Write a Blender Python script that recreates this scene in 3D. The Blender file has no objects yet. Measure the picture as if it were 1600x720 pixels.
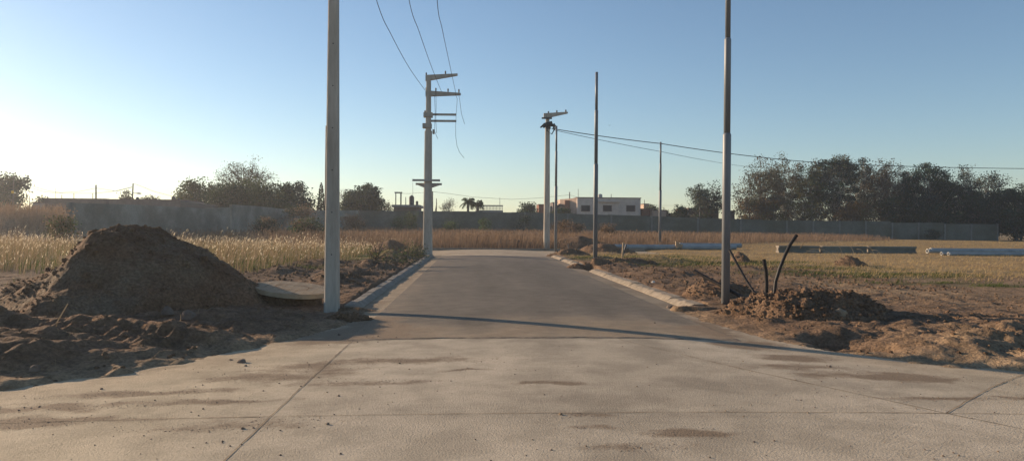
import bpy, math, random
import numpy as np
from mathutils import Vector
random.seed(7)
R = math.radians
scene = bpy.context.scene
COL = scene.collection
F = 1155.0                                    # focal length in photo pixels (1600 wide)
EYE = 1.65

# ------------------------------------------------------------------ camera
yaw, pitch, roll = R(2.97), R(-0.28), R(0.42)
fw = Vector((math.sin(yaw)*math.cos(pitch), math.cos(yaw)*math.cos(pitch), math.sin(pitch)))
r0 = Vector((math.cos(yaw), -math.sin(yaw), 0)); u0 = r0.cross(fw)
rt = r0*math.cos(roll) + u0*math.sin(roll); up = u0*math.cos(roll) - r0*math.sin(roll)
cam = bpy.data.objects.new('camera', bpy.data.cameras.new('camera')); COL.objects.link(cam)
from mathutils import Matrix
M = Matrix((rt, up, -fw)).transposed().to_4x4(); M.translation = Vector((0, 0, EYE))
cam.matrix_world = M
cam.data.sensor_width = 36; cam.data.lens = 36*F/1600
cam.data.clip_start = .05; cam.data.clip_end = 6000
scene.camera = cam

def ray(px, py): return fw + rt*((px-800)/F) + up*((360-py)/F)
def gp(px, py, z=0.0):                        # the ground point seen at a photo pixel
    d = ray(px, py); t = (z-EYE)/d.z
    return Vector((0, 0, EYE)) + d*t
def at(px, py, Y):                            # the point seen at a photo pixel on the plane y = Y
    d = ray(px, py); return Vector((0, 0, EYE)) + d*(Y/d.y)

# ------------------------------------------------------------------ noise
def _h(ix, iy, s):
    a = (ix.astype(np.int64)*374761393 + iy.astype(np.int64)*668265263 + s*1442695041) & 0xffffffff
    a = ((a ^ (a >> 13))*1274126177) & 0xffffffff
    return ((a ^ (a >> 16)) & 0xffffffff)/4294967296.0
def vn(x, y, s=0):
    ix = np.floor(x); iy = np.floor(y); fx = x-ix; fy = y-iy
    fx = fx*fx*(3-2*fx); fy = fy*fy*(3-2*fy)
    a = _h(ix, iy, s); b = _h(ix+1, iy, s); c = _h(ix, iy+1, s); d = _h(ix+1, iy+1, s)
    return (a*(1-fx)+b*fx)*(1-fy)+(c*(1-fx)+d*fx)*fy
def fbm(x, y, s=0, o=4):
    t = 0; a = 1; n = 0
    for k in range(o):
        t = t + a*(vn(x*2**k+17.3*k, y*2**k-9.1*k, s+k)*2-1); n += a; a *= .5
    return t/n
def ss(t): t = np.clip(t, 0, 1); return t*t*(3-2*t)
def A(v): return np.asarray(v, dtype=float)

# ------------------------------------------------------------------ object helpers
def tag(o, label=None, cat=None, group=None, kind=None):
    if label: o['label'] = label
    if cat: o['category'] = cat
    if group: o['group'] = group
    if kind: o['kind'] = kind
    return o
def empty(name, loc, label, cat, group=None):
    o = bpy.data.objects.new(name, None); COL.objects.link(o); o.location = loc
    return tag(o, label, cat, group)
def link(name, me, mats, parent=None, smooth=False):
    for m in (mats if isinstance(mats, (list, tuple)) else [mats]): me.materials.append(m)
    o = bpy.data.objects.new(name, me); COL.objects.link(o)
    if parent is not None:
        o.parent = parent; o.location = -parent.location       # geometry is written in world coordinates
    if smooth: me.polygons.foreach_set('use_smooth', np.ones(len(me.polygons), dtype=bool))
    return o
def npmesh(name, V, Q, mats, parent=None, mi=None, smooth=False, col=None, k=None):
    V = np.asarray(V, dtype=np.float32); Q = np.asarray(Q, dtype=np.int32)
    k = Q.shape[1]
    me = bpy.data.meshes.new(name)
    me.vertices.add(len(V)); me.vertices.foreach_set('co', V.ravel())
    me.loops.add(Q.size); me.loops.foreach_set('vertex_index', Q.ravel())
    me.polygons.add(len(Q)); me.polygons.foreach_set('loop_start', np.arange(0, Q.size, k, dtype=np.int32))
    me.polygons.foreach_set('loop_total', np.full(len(Q), k, dtype=np.int32))
    me.update(calc_edges=True); 
    o = link(name, me, mats, parent, smooth)
    if mi is not None: me.polygons.foreach_set('material_index', np.asarray(mi, dtype=np.int32))
    if col is not None:
        a = me.attributes.new('tint', 'FLOAT_COLOR', 'POINT')
        c = np.ones((len(V), 4), dtype=np.float32); c[:, :col.shape[1]] = col
        a.data.foreach_set('color', c.ravel())
    me.validate()
    return o
class MB:
    def __init__(s): s.v = []; s.f = []; s.m = []
    def add(s, vs, fs, m=0):
        n = len(s.v); s.v += [tuple(v) for v in vs]
        s.f += [tuple(i+n for i in f) for f in fs]; s.m += [m]*len(fs); return s
    def hexa(s, p, m=0):                      # 8 corners: bottom loop then top loop
        return s.add(p, [(3, 2, 1, 0), (4, 5, 6, 7), (0, 1, 5, 4), (1, 2, 6, 5), (2, 3, 7, 6), (3, 0, 4, 7)], m)
    def box(s, c, d, rz=0, m=0, rx=0):
        cs, sn = math.cos(rz), math.sin(rz); P = []
        for z in (-.5, .5):
            for x, y in ((-.5, -.5), (.5, -.5), (.5, .5), (-.5, .5)):
                X, Y, Z = x*d[0], y*d[1], z*d[2]
                Y, Z = Y*math.cos(rx)-Z*math.sin(rx), Y*math.sin(rx)+Z*math.cos(rx)
                P.append((c[0]+X*cs-Y*sn, c[1]+X*sn+Y*cs, c[2]+Z))
        return s.hexa(P, m)
    def tube(s, pts, rad, n=8, m=0, caps=True, rot=0, flat=1.0):
        pts = [Vector(p) for p in pts]
        rad = rad if isinstance(rad, (list, tuple)) else [rad]*len(pts)
        ref = None; vs = []
        for i, p in enumerate(pts):
            t = (pts[min(i+1, len(pts)-1)]-pts[max(i-1, 0)]).normalized()
            if ref is None: ref = t.orthogonal() if abs(t.z) < .95 else Vector((1, 0, 0))
            a = (ref - t*ref.dot(t)).normalized(); b = t.cross(a); ref = a
            for k in range(n):
                q = 2*math.pi*k/n+rot
                vs.append(p + a*math.cos(q)*rad[i] + b*math.sin(q)*rad[i]*flat)
        fs = [(i*n+k, i*n+(k+1) % n, (i+1)*n+(k+1) % n, (i+1)*n+k) for i in range(len(pts)-1) for k in range(n)]
        if caps: fs += [tuple(reversed(range(n))), tuple((len(pts)-1)*n+k for k in range(n))]
        return s.add(vs, fs, m)
    def build(s, name, mats, parent=None, smooth=False):
        me = bpy.data.meshes.new(name); me.from_pydata(s.v, [], s.f); me.update()
        o = link(name, me, mats, parent, smooth)
        me.polygons.foreach_set('material_index', s.m)
        return o

# ------------------------------------------------------------------ materials
def mat(name, c1, c2=None, scale=4, rough=.85, bump=0, bscale=None, metal=0, attr=False, stretch=(1, 1, 1),
        detail=6, trans=0, c3=None, scale3=.6, spec=.14, lo=.35, hi=.65, grit=None, dirt=None, bdist=.03):
    m = bpy.data.materials.new(name); m.use_nodes = True
    N = m.node_tree.nodes; L = m.node_tree.links
    b = N['Principled BSDF']; b.inputs['Roughness'].default_value = rough; b.inputs['Metallic'].default_value = metal
    b.inputs['Specular IOR Level'].default_value = spec
    tc = N.new('ShaderNodeTexCoord'); mp = N.new('ShaderNodeMapping'); mp.inputs['Scale'].default_value = stretch
    geo = N.new('ShaderNodeNewGeometry'); L.new(geo.outputs['Position'], mp.inputs['Vector'])
    def noise(sc, d=detail):
        n = N.new('ShaderNodeTexNoise'); n.inputs['Scale'].default_value = sc; n.inputs['Detail'].default_value = d
        n.inputs['Roughness'].default_value = .62
        L.new(mp.outputs[0], n.inputs['Vector']); return n.outputs['Fac']
    def mr(src, a, bb, c=0, d=1):
        n = N.new('ShaderNodeMapRange'); n.clamp = True
        for i, v in enumerate((a, bb, c, d)): n.inputs[i+1].default_value = v
        L.new(src, n.inputs[0]); return n.outputs[0]
    def mix(f, x, y, mode='MIX'):
        n = N.new('ShaderNodeMix'); n.data_type = 'RGBA'; n.blend_type = mode
        for s_, v in ((0, f), (6, x), (7, y)):
            if isinstance(v, (tuple, list)): n.inputs[s_].default_value = (*v, 1)
            elif isinstance(v, (int, float)): n.inputs[s_].default_value = v
            else: L.new(v, n.inputs[s_])
        return n.outputs[2]
    col = mix(mr(noise(scale), lo, hi), c1, c2 or c1)
    if c3: col = mix(mr(noise(scale3, 8), .45, .62), col, c3)
    if attr:
        at_ = N.new('ShaderNodeAttribute'); at_.attribute_name = 'tint'
        col = mix(1.0, at_.outputs['Color'], col, 'MULTIPLY')
    if dirt:                                    # the amount of loose dirt is stored per vertex, its grain is procedural
        ad = N.new('ShaderNodeMath'); ad.operation = 'MULTIPLY_ADD'; L.new(at_.outputs['Alpha'], ad.inputs[0]); ad.inputs[1].default_value = .58; a2 = N.new('ShaderNodeMix'); a2.inputs[0].default_value = .45; L.new(noise(7, 12), a2.inputs[2]); L.new(noise(48, 4), a2.inputs[3]); L.new(a2.outputs[0], ad.inputs[2])
        col = mix(mr(ad.outputs[0], .72, 1.0, 0, .85), col, dirt)
    if grit:
        g1 = mr(noise(grit[0], 6), .32, .68, grit[1], grit[2]); cc = N.new('ShaderNodeCombineColor')
        for i in range(3): L.new(g1, cc.inputs[i])
        col = mix(1.0, col, cc.outputs[0], 'MULTIPLY')
    L.new(col, b.inputs['Base Color'])
    if bump:
        bn = N.new('ShaderNodeBump'); bn.inputs['Strength'].default_value = bump; bn.inputs['Distance'].default_value = bdist
        L.new(noise(bscale or scale*5, 8), bn.inputs['Height']); L.new(bn.outputs[0], b.inputs['Normal'])
    if trans:
        t = N.new('ShaderNodeBsdfTranslucent'); L.new(col, t.inputs['Color'])
        ms = N.new('ShaderNodeMixShader'); ms.inputs[0].default_value = trans
        L.new(b.outputs[0], ms.inputs[1]); L.new(t.outputs[0], ms.inputs[2])
        L.new(ms.outputs[0], N['Material Output'].inputs['Surface'])
    m['n'] = 1
    return m
def nodes_of(m): return m.node_tree.nodes, m.node_tree.links

MT = {}
MT['ground'] = mat('ground soil', (.70, .68, .66), (1.25, 1.22, 1.2), 3.0, .95, 1.0, 14, attr=True, grit=(22, .62, 1.32), bdist=.06)
MT['soil'] = mat('heap soil', (.165, .100, .060), (.25, .160, .098), 2.2, .95, 1.0, 16, grit=(24, .6, 1.3), bdist=.06)
MT['soil_mound'] = mat('mound soil', (.135, .080, .046), (.215, .134, .082), 1.1, .95, 1.0, 16, grit=(20, .55, 1.35), bdist=.07, c3=(.20, .15, .10), scale3=.7)
MT['soil_dark'] = mat('heap soil dark', (.142, .092, .056), (.215, .142, .090), 2.6, .95, 1.0, 16, grit=(20, .6, 1.3), bdist=.06)
MT['concrete_road'] = mat('concrete paving', (.86, .85, .83), (1.12, 1.11, 1.09), 1.6, .85, .5, 60, attr=True, grit=(38, .84, 1.10), dirt=(.215, .155, .10), lo=.4, hi=.6)
MT['asphalt'] = mat('asphalt', (.88, .88, .88), (1.14, 1.13, 1.11), 3, .78, .6, 120, attr=True, grit=(70, .78, 1.18), dirt=(.24, .175, .115))
MT['kerb'] = mat('kerb concrete', (.23, .19, .14), (.36, .30, .23), 6, .85, .8, 22, grit=(18, .8, 1.1))
MT['pole'] = mat('pole concrete', (.36, .32, .27), (.50, .455, .39), 3, .85, .35, 40, stretch=(1, 1, .15), grit=(16, .86, 1.08))
MT['arm'] = mat('arm concrete', (.34, .31, .27), (.44, .41, .36), 4, .85, .3, 30)
MT['steel'] = mat('galvanised steel', (.12, .13, .14), (.19, .20, .21), 2, .5, .05, 40, metal=.1, stretch=(1, 1, .2), spec=.4)
MT['zinc'] = mat('zinc tube', (.22, .245, .255), (.32, .345, .35), 2, .5, .05, 40)
MT['darksteel'] = mat('dark hardware', (.06, .065, .07), (.10, .10, .11), 6, .6, metal=.3)
MT['wire'] = mat('cable', (.035, .04, .045), (.06, .065, .07), 5, .6)
MT['hose'] = mat('black conduit', (.02, .018, .017), (.05, .042, .038), 9, .45, .1, 40)
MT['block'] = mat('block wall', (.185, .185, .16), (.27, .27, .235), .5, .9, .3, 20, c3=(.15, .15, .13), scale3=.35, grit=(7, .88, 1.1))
MT['blockdark'] = mat('dark block wall', (.105, .115, .10), (.165, .17, .145), .5, .9, .3, 20, c3=(.10, .105, .08), scale3=.3, grit=(7, .85, 1.1))  # a darker block tone, used only on the long back wall
MT['blockpost'] = mat('wall post', (.15, .155, .145), (.20, .205, .19), 2, .9)
MT['joint'] = mat('joint filling', (.17, .13, .09), (.40, .31, .21), 3, .95)
MT['rock'] = mat('clod', (.24, .17, .11), (.36, .27, .18), 7, .95, .6, 20)
MT['rockd'] = mat('dark clod', (.13, .10, .08), (.22, .17, .13), 7, .95, .6, 20)
MT['wood'] = mat('timber', (.30, .22, .14), (.42, .32, .22), 6, .9, .3)
MT['straw'] = mat('dry straw', (.24, .17, .095), (.36, .27, .155), .5, .85, trans=.35)
MT['straw2'] = mat('dry straw pale', (.50, .41, .28), (.70, .60, .44), .7, .8, trans=.5)
MT['straw3'] = mat('dry straw brown', (.19, .125, .080), (.29, .20, .13), .5, .85, trans=.3)
MT['stubble'] = mat('dry stubble', (.36, .25, .11), (.52, .38, .19), .5, .85, trans=.4)
MT['green'] = mat('green weed', (.055, .075, .020), (.11, .13, .04), .8, .8, trans=.4)
MT['bark'] = mat('bark', (.10, .085, .07), (.17, .15, .125), 5, .9)
MT['palebark'] = mat('pale bark', (.28, .25, .21), (.40, .36, .31), 5, .9)
LEAF = {}
for k, c in dict(dk=(.018, .036, .016), md=(.034, .054, .020), lt=(.075, .088, .034), ol=(.080, .075, .026), br=(.11, .068, .03),
                 gy=(.078, .078, .048), rd=(.095, .070, .038), bg=(.024, .040, .030)).items():
    LEAF[k] = mat('leaf '+k, c, tuple(v*1.5 for v in c), .8, .8, trans=.22, spec=.15)
def plain(name, c, v=.12, rough=.85, **k): return mat(name, tuple(x*(1-v) for x in c), tuple(x*(1+v) for x in c), 1.5, rough, **k)
MT['plaster'] = plain('cream plaster', (.55, .46, .40)); MT['plaster2'] = plain('pink plaster', (.44, .33, .26))
MT['brick'] = plain('red brick', (.23, .115, .08), .2); MT['brown'] = plain('brown brick', (.17, .12, .09), .2)
MT['greywall'] = plain('grey render', (.25, .24, .23)); MT['greybrick'] = plain('dull render', (.16, .135, .125), .2)
MT['white'] = plain('white paint', (.52, .50, .46), .05); MT['glass'] = plain('dark window glass', (.025, .03, .035), .1, .6, spec=.15)
MT['tank'] = plain('dark plastic tank', (.07, .075, .08), .1, .5); MT['tankw'] = plain('pale tank', (.40, .40, .38), .08, .5)
MT['roofm'] = plain('roof edge', (.16, .12, .11)); MT['yellow'] = plain('yellow paint', (.7, .45, .05), .05)

# ------------------------------------------------------------------ roads: outline and relief
RX0, RX1 = -1.73, 3.80            # asphalt edges
KL0, KL1 = -2.48, -2.20           # left kerb
KR0, KR1 = 4.30, 4.66             # right kerb
YA0, YA1 = 10.45, 39.8            # asphalt start and end
def crown(x, y):
    w = 3.3 + 2.6*(1-ss((y-6)/7)); return .085*np.clip(1-((x-1.05)/w)**2, 0, 1)
NEAR = [(-60, -9), (60, -9), (60, 7.6), (14, 7.6), (9, 7.7), (6.6, 8.1), (5.3, 8.7), (4.6, 9.4), (4.1, 10.6), (3.86, 13.0), (3.86, 13.9),
        (-1.80, 13.9), (-1.85, 12.6), (-2.2, 11.2), (-2.9, 9.6), (-3.7, 8.2), (-5.0, 7.1), (-7.5, 6.6), (-14, 6.5), (-60, 6.5)]
LANE = [(KL0, 14.4), (-1.8, 14.3), (-1.8, 13.5), (3.86, 13.5), (3.86, 14.6), (KR1, 14.7), (KR1, 41), (5.5, 43), (8, 44.5), (12, 45), (12, 51.2), (-12, 51.2), (-12, 45), (-5, 44.8), (-3.2, 43), (KL0, 41.3)]
def sdist(x, y, poly):
    d = np.full(x.shape, 1e9); ins = np.zeros(x.shape, dtype=bool); n = len(poly)
    for i in range(n):
        ax, ay = poly[i]; bx, by = poly[(i+1) % n]; ex, ey = bx-ax, by-ay
        t = np.clip(((x-ax)*ex+(y-ay)*ey)/(ex*ex+ey*ey), 0, 1)
        d = np.minimum(d, (x-ax-t*ex)**2+(y-ay-t*ey)**2)
        if ay != by:
            c = ((ay > y) != (by > y)) & (x < (bx-ax)*(y-ay)/(by-ay)+ax); ins ^= c
    return np.where(ins, -1, 1)*np.sqrt(d)
def road_sd(x, y): return np.minimum(sdist(x, y, NEAR), sdist(x, y, LANE))

G = [  # hummocks and hollows of the worked ground: x, y, rx, ry, height
    (-11.0, 11.2, 2.0, 1.6, 1.55), (-8.6, 9.4, 1.9, 1.2, .55), (-5.6, 8.9, 1.1, .6, .20), (-6.2, 10.6, 1.3, .7, .22), (-4.2, 10.2, 1.3, .6, .14), (-3.9, 11.8, 1.1, .7, .09),
    (-2.5, 13.6, .9, .6, -.06), (-4.4, 12.6, 1.2, .8, .10), (-3.7, 20, .6, 1.2, .28), (-3.9, 23.5, .7, 1.2, .22), (-3.6, 27, .6, 1.6, .32), (-3.7, 31, .7, 1.4, .28), (-3.9, 35.5, .8, 1.6, .35),
    (-6.2, 24, 1.0, 1.6, .18), (-5.8, 29, 1.2, 1.4, .2), (5.25, 9.92, .42, .27, -.75), (5.3, 10.6, .5, .28, -.30), (-5.0, 17.0, 1.1, .7, -.28), (7.4, 10.2, .8, .5, .14), (8.3, 11.4, 1.1, .5, .10), (6.6, 9.6, .6, .35, .08), (9.2, 9.7, .9, .6, .16),
    (7.0, 17.5, 1.1, .9, .10), (6.6, 24.5, .9, 1.0, .18), (5.6, 29, .8, 1.4, .16), (8.2, 33, 1.5, 1.0, .2), (6.4, 36, .8, 1.2, .16), (10.5, 27, 1.6, 1.4, .12), (7.2, 44, 1.6, 1.2, .16)]
def rise(x, y):
    b = np.clip(.62-(x-5.5)*.0085, -.05, .66)*ss((y-56)/46)
    e = 2.35*ss((-33-x+.12*(y-60))/9)*np.exp(-((y-72)/15)**2) + 1.0*ss((-20-x)/30)*ss((y-75)/30)
    l = .08*ss((-6-x)/8)*ss((y-20)/15)
    return b+e+l
def H(x, y, full=True):
    x = A(x); y = A(y)
    n1 = fbm(x*.7, y*.7, 1, 3); n2 = fbm(x*2.6, y*2.6, 9, 3); n3 = fbm(x*9, y*9, 21, 3)
    far = ss((y-26)/30)
    calm = 1-.6*ss((x-8)/8)*ss((y-12)/5)
    o = .10 + (.075*n1+.05*n2)*(1-.45*far)*calm + .022*n3*(1-far)
    rough = np.exp(-((x+5.5)/3.4)**2-((y-10.6)/2.6)**2) + .8*np.exp(-((x-8.5)/3.2)**2-((y-10.6)/1.9)**2)
    o += rough*(.025*n2+.035*np.abs(fbm(x*4, y*4, 33, 4))+.04*n3)
    # tyre treads
    for (cx, cy, ang, ln, wd) in ((-4.6, 9.9, -.25, 1.9, .38), (-5.0, 11.1, -.1, 1.6, .3), (8.3, 10.3, 1.0, 1.3, .3), (9.4, 10.8, .9, 1.5, .3), (7.3, 9.4, .6, 1.0, .22), (9.3, 12.8, .1, 3, .3)):
        u = (x-cx)*math.cos(ang)+(y-cy)*math.sin(ang); v = -(x-cx)*math.sin(ang)+(y-cy)*math.cos(ang)
        m = ss((ln-np.abs(u))/.4)*ss((wd-np.abs(v))/.1)
        o += m*(-.06+.035*np.sin(u*30+np.abs(v)*9))
    for (gx, gy, rx, ry, h) in G:
        o += h*np.exp(-((x-gx)/rx)**2-((y-gy)/ry)**2)*(1+.35*n2)
    o += rise(x, y)
    sd = road_sd(x, y)
    kerbed = (y > 14.2) & (y < 44) & (x > -3.4) & (x < 6.5)
    w = np.where(kerbed, .10, .55)
    s0 = np.where(kerbed, .0, .16+.26*n2+.1*n3)
    t = ss((sd+s0)/w)
    low = np.where(kerbed, 1, .18+.82*ss((sd+s0)/1.5))         # loose dirt thins out onto the slab
    o = np.where((o > 0), o*low, o)
    return (crown(x, y)-.045)*(1-t)+o*t
def Hs(x, y): return float(H(np.array([x]), np.array([y]))[0])

# ------------------------------------------------------------------ ground sheet
def lines(a, b, st, lo, hi, gr):
    m = list(np.arange(a, b, st)); L_ = []; s = st; v = a
    while v > lo: s *= gr; v -= s; L_.append(v)
    Rr = []; s = st; v = m[-1]
    while v < hi: s *= gr; v += s; Rr.append(v)
    return np.array(L_[::-1]+m+Rr)
gx = lines(-10, 11.5, .055, -2500, 2500, 1.05); gy = lines(6, 17, .055, -60, 3000, 1.026)
GX, GY = np.meshgrid(gx, gy); X = GX.ravel(); Y = GY.ravel(); Z = H(X, Y)
def mask(px, py, rx, ry, z=.1):
    p = gp(px, py, z); return p.x, p.y
def blob(x, y, cx, cy, rx, ry): return np.exp(-((x-cx)/rx)**2-((y-cy)/ry)**2)
soil = np.array([.19, .125, .078]); sand = np.array([.37, .27, .165]); straw = np.array([.33, .235, .115]); green = np.array([.10, .095, .038]); dark = np.array([.15, .102, .066])
def ground_colour(X, Y):
    n = fbm(X*.5, Y*.5, 50, 4); n2 = fbm(X*2.2, Y*2.2, 60, 3)
    c = np.tile(soil, (len(X), 1))
    def mx(c, k, m): m = np.clip(m, 0, 1)[:, None]; return c*(1-m)+k*m
    sd = road_sd(X, Y)
    c = mx(c, dark, ss((-1.5-X)/2)*ss((Y-12)/4)*(1-ss((Y-44)/6))*(.5+.6*n2))
    c = mx(c, sand, .9*ss((1.1-sd)/1.2)*(1-ss((Y-13)/3))*(.75+.6*n))
    c = mx(c, sand, ss((X-5)/3)*ss((12.6-Y)/3)*(.55+.8*n))
    c = mx(c, sand*.85, ss((X-7)/3)*ss((Y-13)/3)*(1-ss((Y-20)/6))*(.35+.9*n))
    c = mx(c, sand*.75, ss((X-7)/8)*ss((-Y+24)/8)*.5)
    lim = 22+2.0*n+np.clip(14-X, 0, 12)*1.3
    fld = ss((X-5)/2)*ss((Y-lim)/4)
    c = mx(c, straw, fld*(.9+.5*n))
    c = mx(c, straw*.8, ss((-2-X)/3)*ss((Y-24-.5*np.clip(X+9, 0, 9)*3)/5)*(1-ss((Y-62)/10)))
    c = mx(c, straw*.75, ss((Y-53)/4))
    c = mx(c, np.array([.20, .135, .085]), ss((-24-X)/6)*ss((Y-44)/8)*(.8+.4*n))
    gm = 0
    for (px, py, a, b) in GREENS:
        p = gp(px, py, .1); gm = gm + blob(X, Y, p.x, p.y, a, b)
    c = mx(c, green, gm*(.75+.9*n2))
    return c
GREENS = [(1090, 413, 3.2, 2.6), (1020, 402, 3.0, 3.0), (1180, 410, 2.6, 1.6), (1330, 428, 3.6, 1.1), (1400, 433, 2.6, .8), (1470, 443, 2.2, .5), (915, 404, .8, 1.8),
          (460, 421, 1.2, 1.2), (560, 402, 1.6, 3.5), (60, 452, 1.6, .8), (110, 458, 1.0, .6), (30, 466, 1.2, .5), (1285, 420, 2.0, 1.0), (640, 393, .7, 2), (1590, 447, 1.5, .5)]
nx, ny = len(gx), len(gy)
I = (np.arange(ny-1)[:, None]*nx+np.arange(nx-1)[None, :]).ravel()
Q = np.stack([I, I+1, I+nx+1, I+nx], 1)
gr = npmesh('ground', np.stack([X, Y, Z], 1), Q, MT['ground'], smooth=True, col=ground_colour(X, Y)); tag(gr, kind='structure')

# ------------------------------------------------------------------ paving
def sheet(name, poly_sd, x0, x1, y0, y1, st, off, material, colf, ystep=None):
    xs = np.linspace(x0, x1, max(2, int((x1-x0)/st)+1)); ys = np.linspace(y0, y1, max(2, int((y1-y0)/(ystep or st))+1))
    a, b = np.meshgrid(xs, ys); x = a.ravel(); y = b.ravel(); nx = len(xs)
    I = (np.arange(len(ys)-1)[:, None]*nx+np.arange(nx-1)[None, :]).ravel(); q = np.stack([I, I+1, I+nx+1, I+nx], 1)
    if poly_sd:
        s = poly_sd(x, y); q = q[(s[q] < .25).all(1)]
    o = npmesh(name, np.stack([x, y, crown(x, y)+off], 1), q, material, smooth=True, col=colf(x, y)); return tag(o, kind='structure')
STAIN = [(1110, 512, .35, .9, 1.1), (1170, 540, .5, .45, 1.0), (1235, 560, .5, .3, 1.0), (540, 530, .7, .5, .8), (575, 505, .4, .8, 1.0), (845, 603, .42, .09, 1.3), (725, 582, .35, .07, .8), (620, 566, .9, .18, .8), (590, 600, .8, .15, .6), (900, 655, .28, .1, .8), (925, 675, .22, .08, .7), (1105, 685, .35, .12, .9),
         (1340, 585, .9, .22, 1.1), (1430, 592, .9, .2, 1.0), (1475, 625, .65, .1, 1.0), (1590, 620, .4, .12, .8), (1240, 575, .8, .2, .7), (360, 628, .6, .1, .8), (250, 612, 1.0, .15, .7),
         (60, 655, .9, .16, 1.1), (100, 632, 1.0, .2, .8), (450, 660, .6, .2, .5), (330, 672, .8, .12, .4), (660, 498, .9, .25, .9), (600, 510, .6, .5, .8), (560, 520, .8, .5, .9), (480, 575, .8, .3, .7), (430, 590, .8, .3, .8), (1000, 705, .5, .1, .5)]
def stain(x, y):
    s = 0; w = fbm(x*2.2, y*5, 70, 4)
    xx = x+.22*fbm(x*3, y*3, 75, 3); yy = y+.16*fbm(x*3, y*3, 78, 3)
    for (px, py, a, b, k) in STAIN:
        p = gp(px, py, .05); s = s+k*np.exp(-(((xx-p.x)/a)**2+((yy-p.y)/b)**2)**1.5)
    return np.clip(s*(.8+.9*w), 0, 1)
def conc_col(x, y):
    n = fbm(x*.35, y*.8, 80, 4); n2 = fbm(x*6, y*12, 85, 3)
    c = np.tile(np.array([.475, .405, .305]), (len(x), 1))*(1+.16*n+.07*n2)[:, None]
    tr = np.clip(.5+1.4*fbm(x*1.2, y*.25, 91, 3), 0, 1)[:, None]          # tyre-polished greyer lanes
    lane = (np.exp(-((x-2.0)/1.6)**2))[:, None]
    c = c*(1-.22*lane*tr)
    d = ss((-.6-x)/2.5)[:, None]*.55+ss((x-4)/3)[:, None]*.55
    c = c*(1-d)+np.array([.515, .42, .275])*d*(1+.12*n)[:, None]
    st = stain(x, y)
    e = ss((sdist(x, y, NEAR)+1.1)/1.2)*ss((y-6)/.5)*(.75+.5*n)
    c = c*(1-.45*e[:, None])+np.array([.40, .29, .18])*.45*e[:, None]
    dd = np.clip(st*1.0+.35*e+.16+.25*n, 0, 1)
    return np.concatenate([c, dd[:, None]], 1)
def asph_col(x, y):
    n = fbm(x*1.6, y*.25, 100, 4); n2 = fbm(x*.8, y*.8, 110, 4)
    c = np.tile(np.array([.165, .142, .112]), (len(x), 1))*(1+.20*n+.12*n2)[:, None]
    edge = np.clip(ss((RX0+1.1-x)/1.2)+ss((x-RX1+.8)/1.0)*.7, 0, 1)*(.6+.5*n2)*.5
    front = ss((13.6-y+.8*n2*2)/3.2)*(.8+.4*n)
    for k, w in ((.3, .35), (2.4, .35)): c *= (1-.10*np.exp(-((x-k)/w)**2))[:, None]
    m = np.clip(edge*.8+front*.95+stain(x, y)*.4, 0, .95)[:, None]
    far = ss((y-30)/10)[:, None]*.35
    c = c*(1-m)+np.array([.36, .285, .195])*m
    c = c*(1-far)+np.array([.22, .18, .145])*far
    return np.concatenate([c, np.clip(.05+edge*.9+.55*front+.3*n2+stain(x, y), 0, 1)[:, None]], 1)
near = sheet('concrete_road', lambda x, y: sdist(x, y, NEAR), -9, 13, 2.2, 14.0, .05, 0, MT['concrete_road'], conc_col)
side = sheet('side_road', lambda x, y: np.maximum(sdist(x, y, NEAR), -np.maximum(np.abs(x-2)-10.95, np.abs(y-8.1)-5.85)*-1), -60, 60, -9, 7.6, .5, -.006, MT['concrete_road'], conc_col)
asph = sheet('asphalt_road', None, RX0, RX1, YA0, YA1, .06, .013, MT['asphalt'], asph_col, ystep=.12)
me = asph.data
# rolled edge of the tar mat
b = MB()
ys = np.linspace(YA0, YA1, 120)
for (x0, x1) in ((RX0, RX0-.035), (RX1, RX1+.035)):
    for i in range(119):
        z0 = float(crown(A([x0]), A([ys[i]]))[0]); z1 = float(crown(A([x0]), A([ys[i+1]]))[0])
        q = [(x0, ys[i], z0+.013), (x1, ys[i], z0-.006), (x1, ys[i+1], z1-.006), (x0, ys[i+1], z1+.013)]
        b.add(q, [(0, 1, 2, 3) if x1 < x0 else (3, 2, 1, 0)])
xs = np.linspace(RX0, RX1, 90)
MT['tar'] = mat('tar edge', (.13, .105, .08), (.34, .27, .19), 5, .95)
def jy(x): return YA0-.075-.03*math.sin(x*2.3)-.02*math.sin(x*7+1)-.015*math.sin(x*19)
for i in range(89):
    z0 = float(crown(A([xs[i]]), A([YA0]))[0]); z1 = float(crown(A([xs[i+1]]), A([YA0]))[0])
    b.add([(xs[i], YA0, z0+.013), (xs[i], jy(xs[i]), z0+.002), (xs[i+1], jy(xs[i+1]), z1+.002), (xs[i+1], YA0, z1+.013)], [(0, 1, 2, 3)])
b.build('tar_edge', MT['tar'], asph)
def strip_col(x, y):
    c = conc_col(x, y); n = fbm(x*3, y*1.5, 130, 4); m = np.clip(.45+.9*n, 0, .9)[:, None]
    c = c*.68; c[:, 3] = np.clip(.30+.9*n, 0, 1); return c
for nm, a, b_ in (('gutter', KL1-.02, RX0+.01), ('gutter', RX1-.01, KR0+.02)):
    sheet(nm, None, a, b_, 13.8, 41.0, .08, .004, MT['concrete_road'], strip_col, ystep=.2)
sheet('cross_road', lambda x, y: sdist(x, y, LANE), -12, 12, 39.7, 51.2, .25, -.004, MT['concrete_road'], conc_col)

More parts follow.
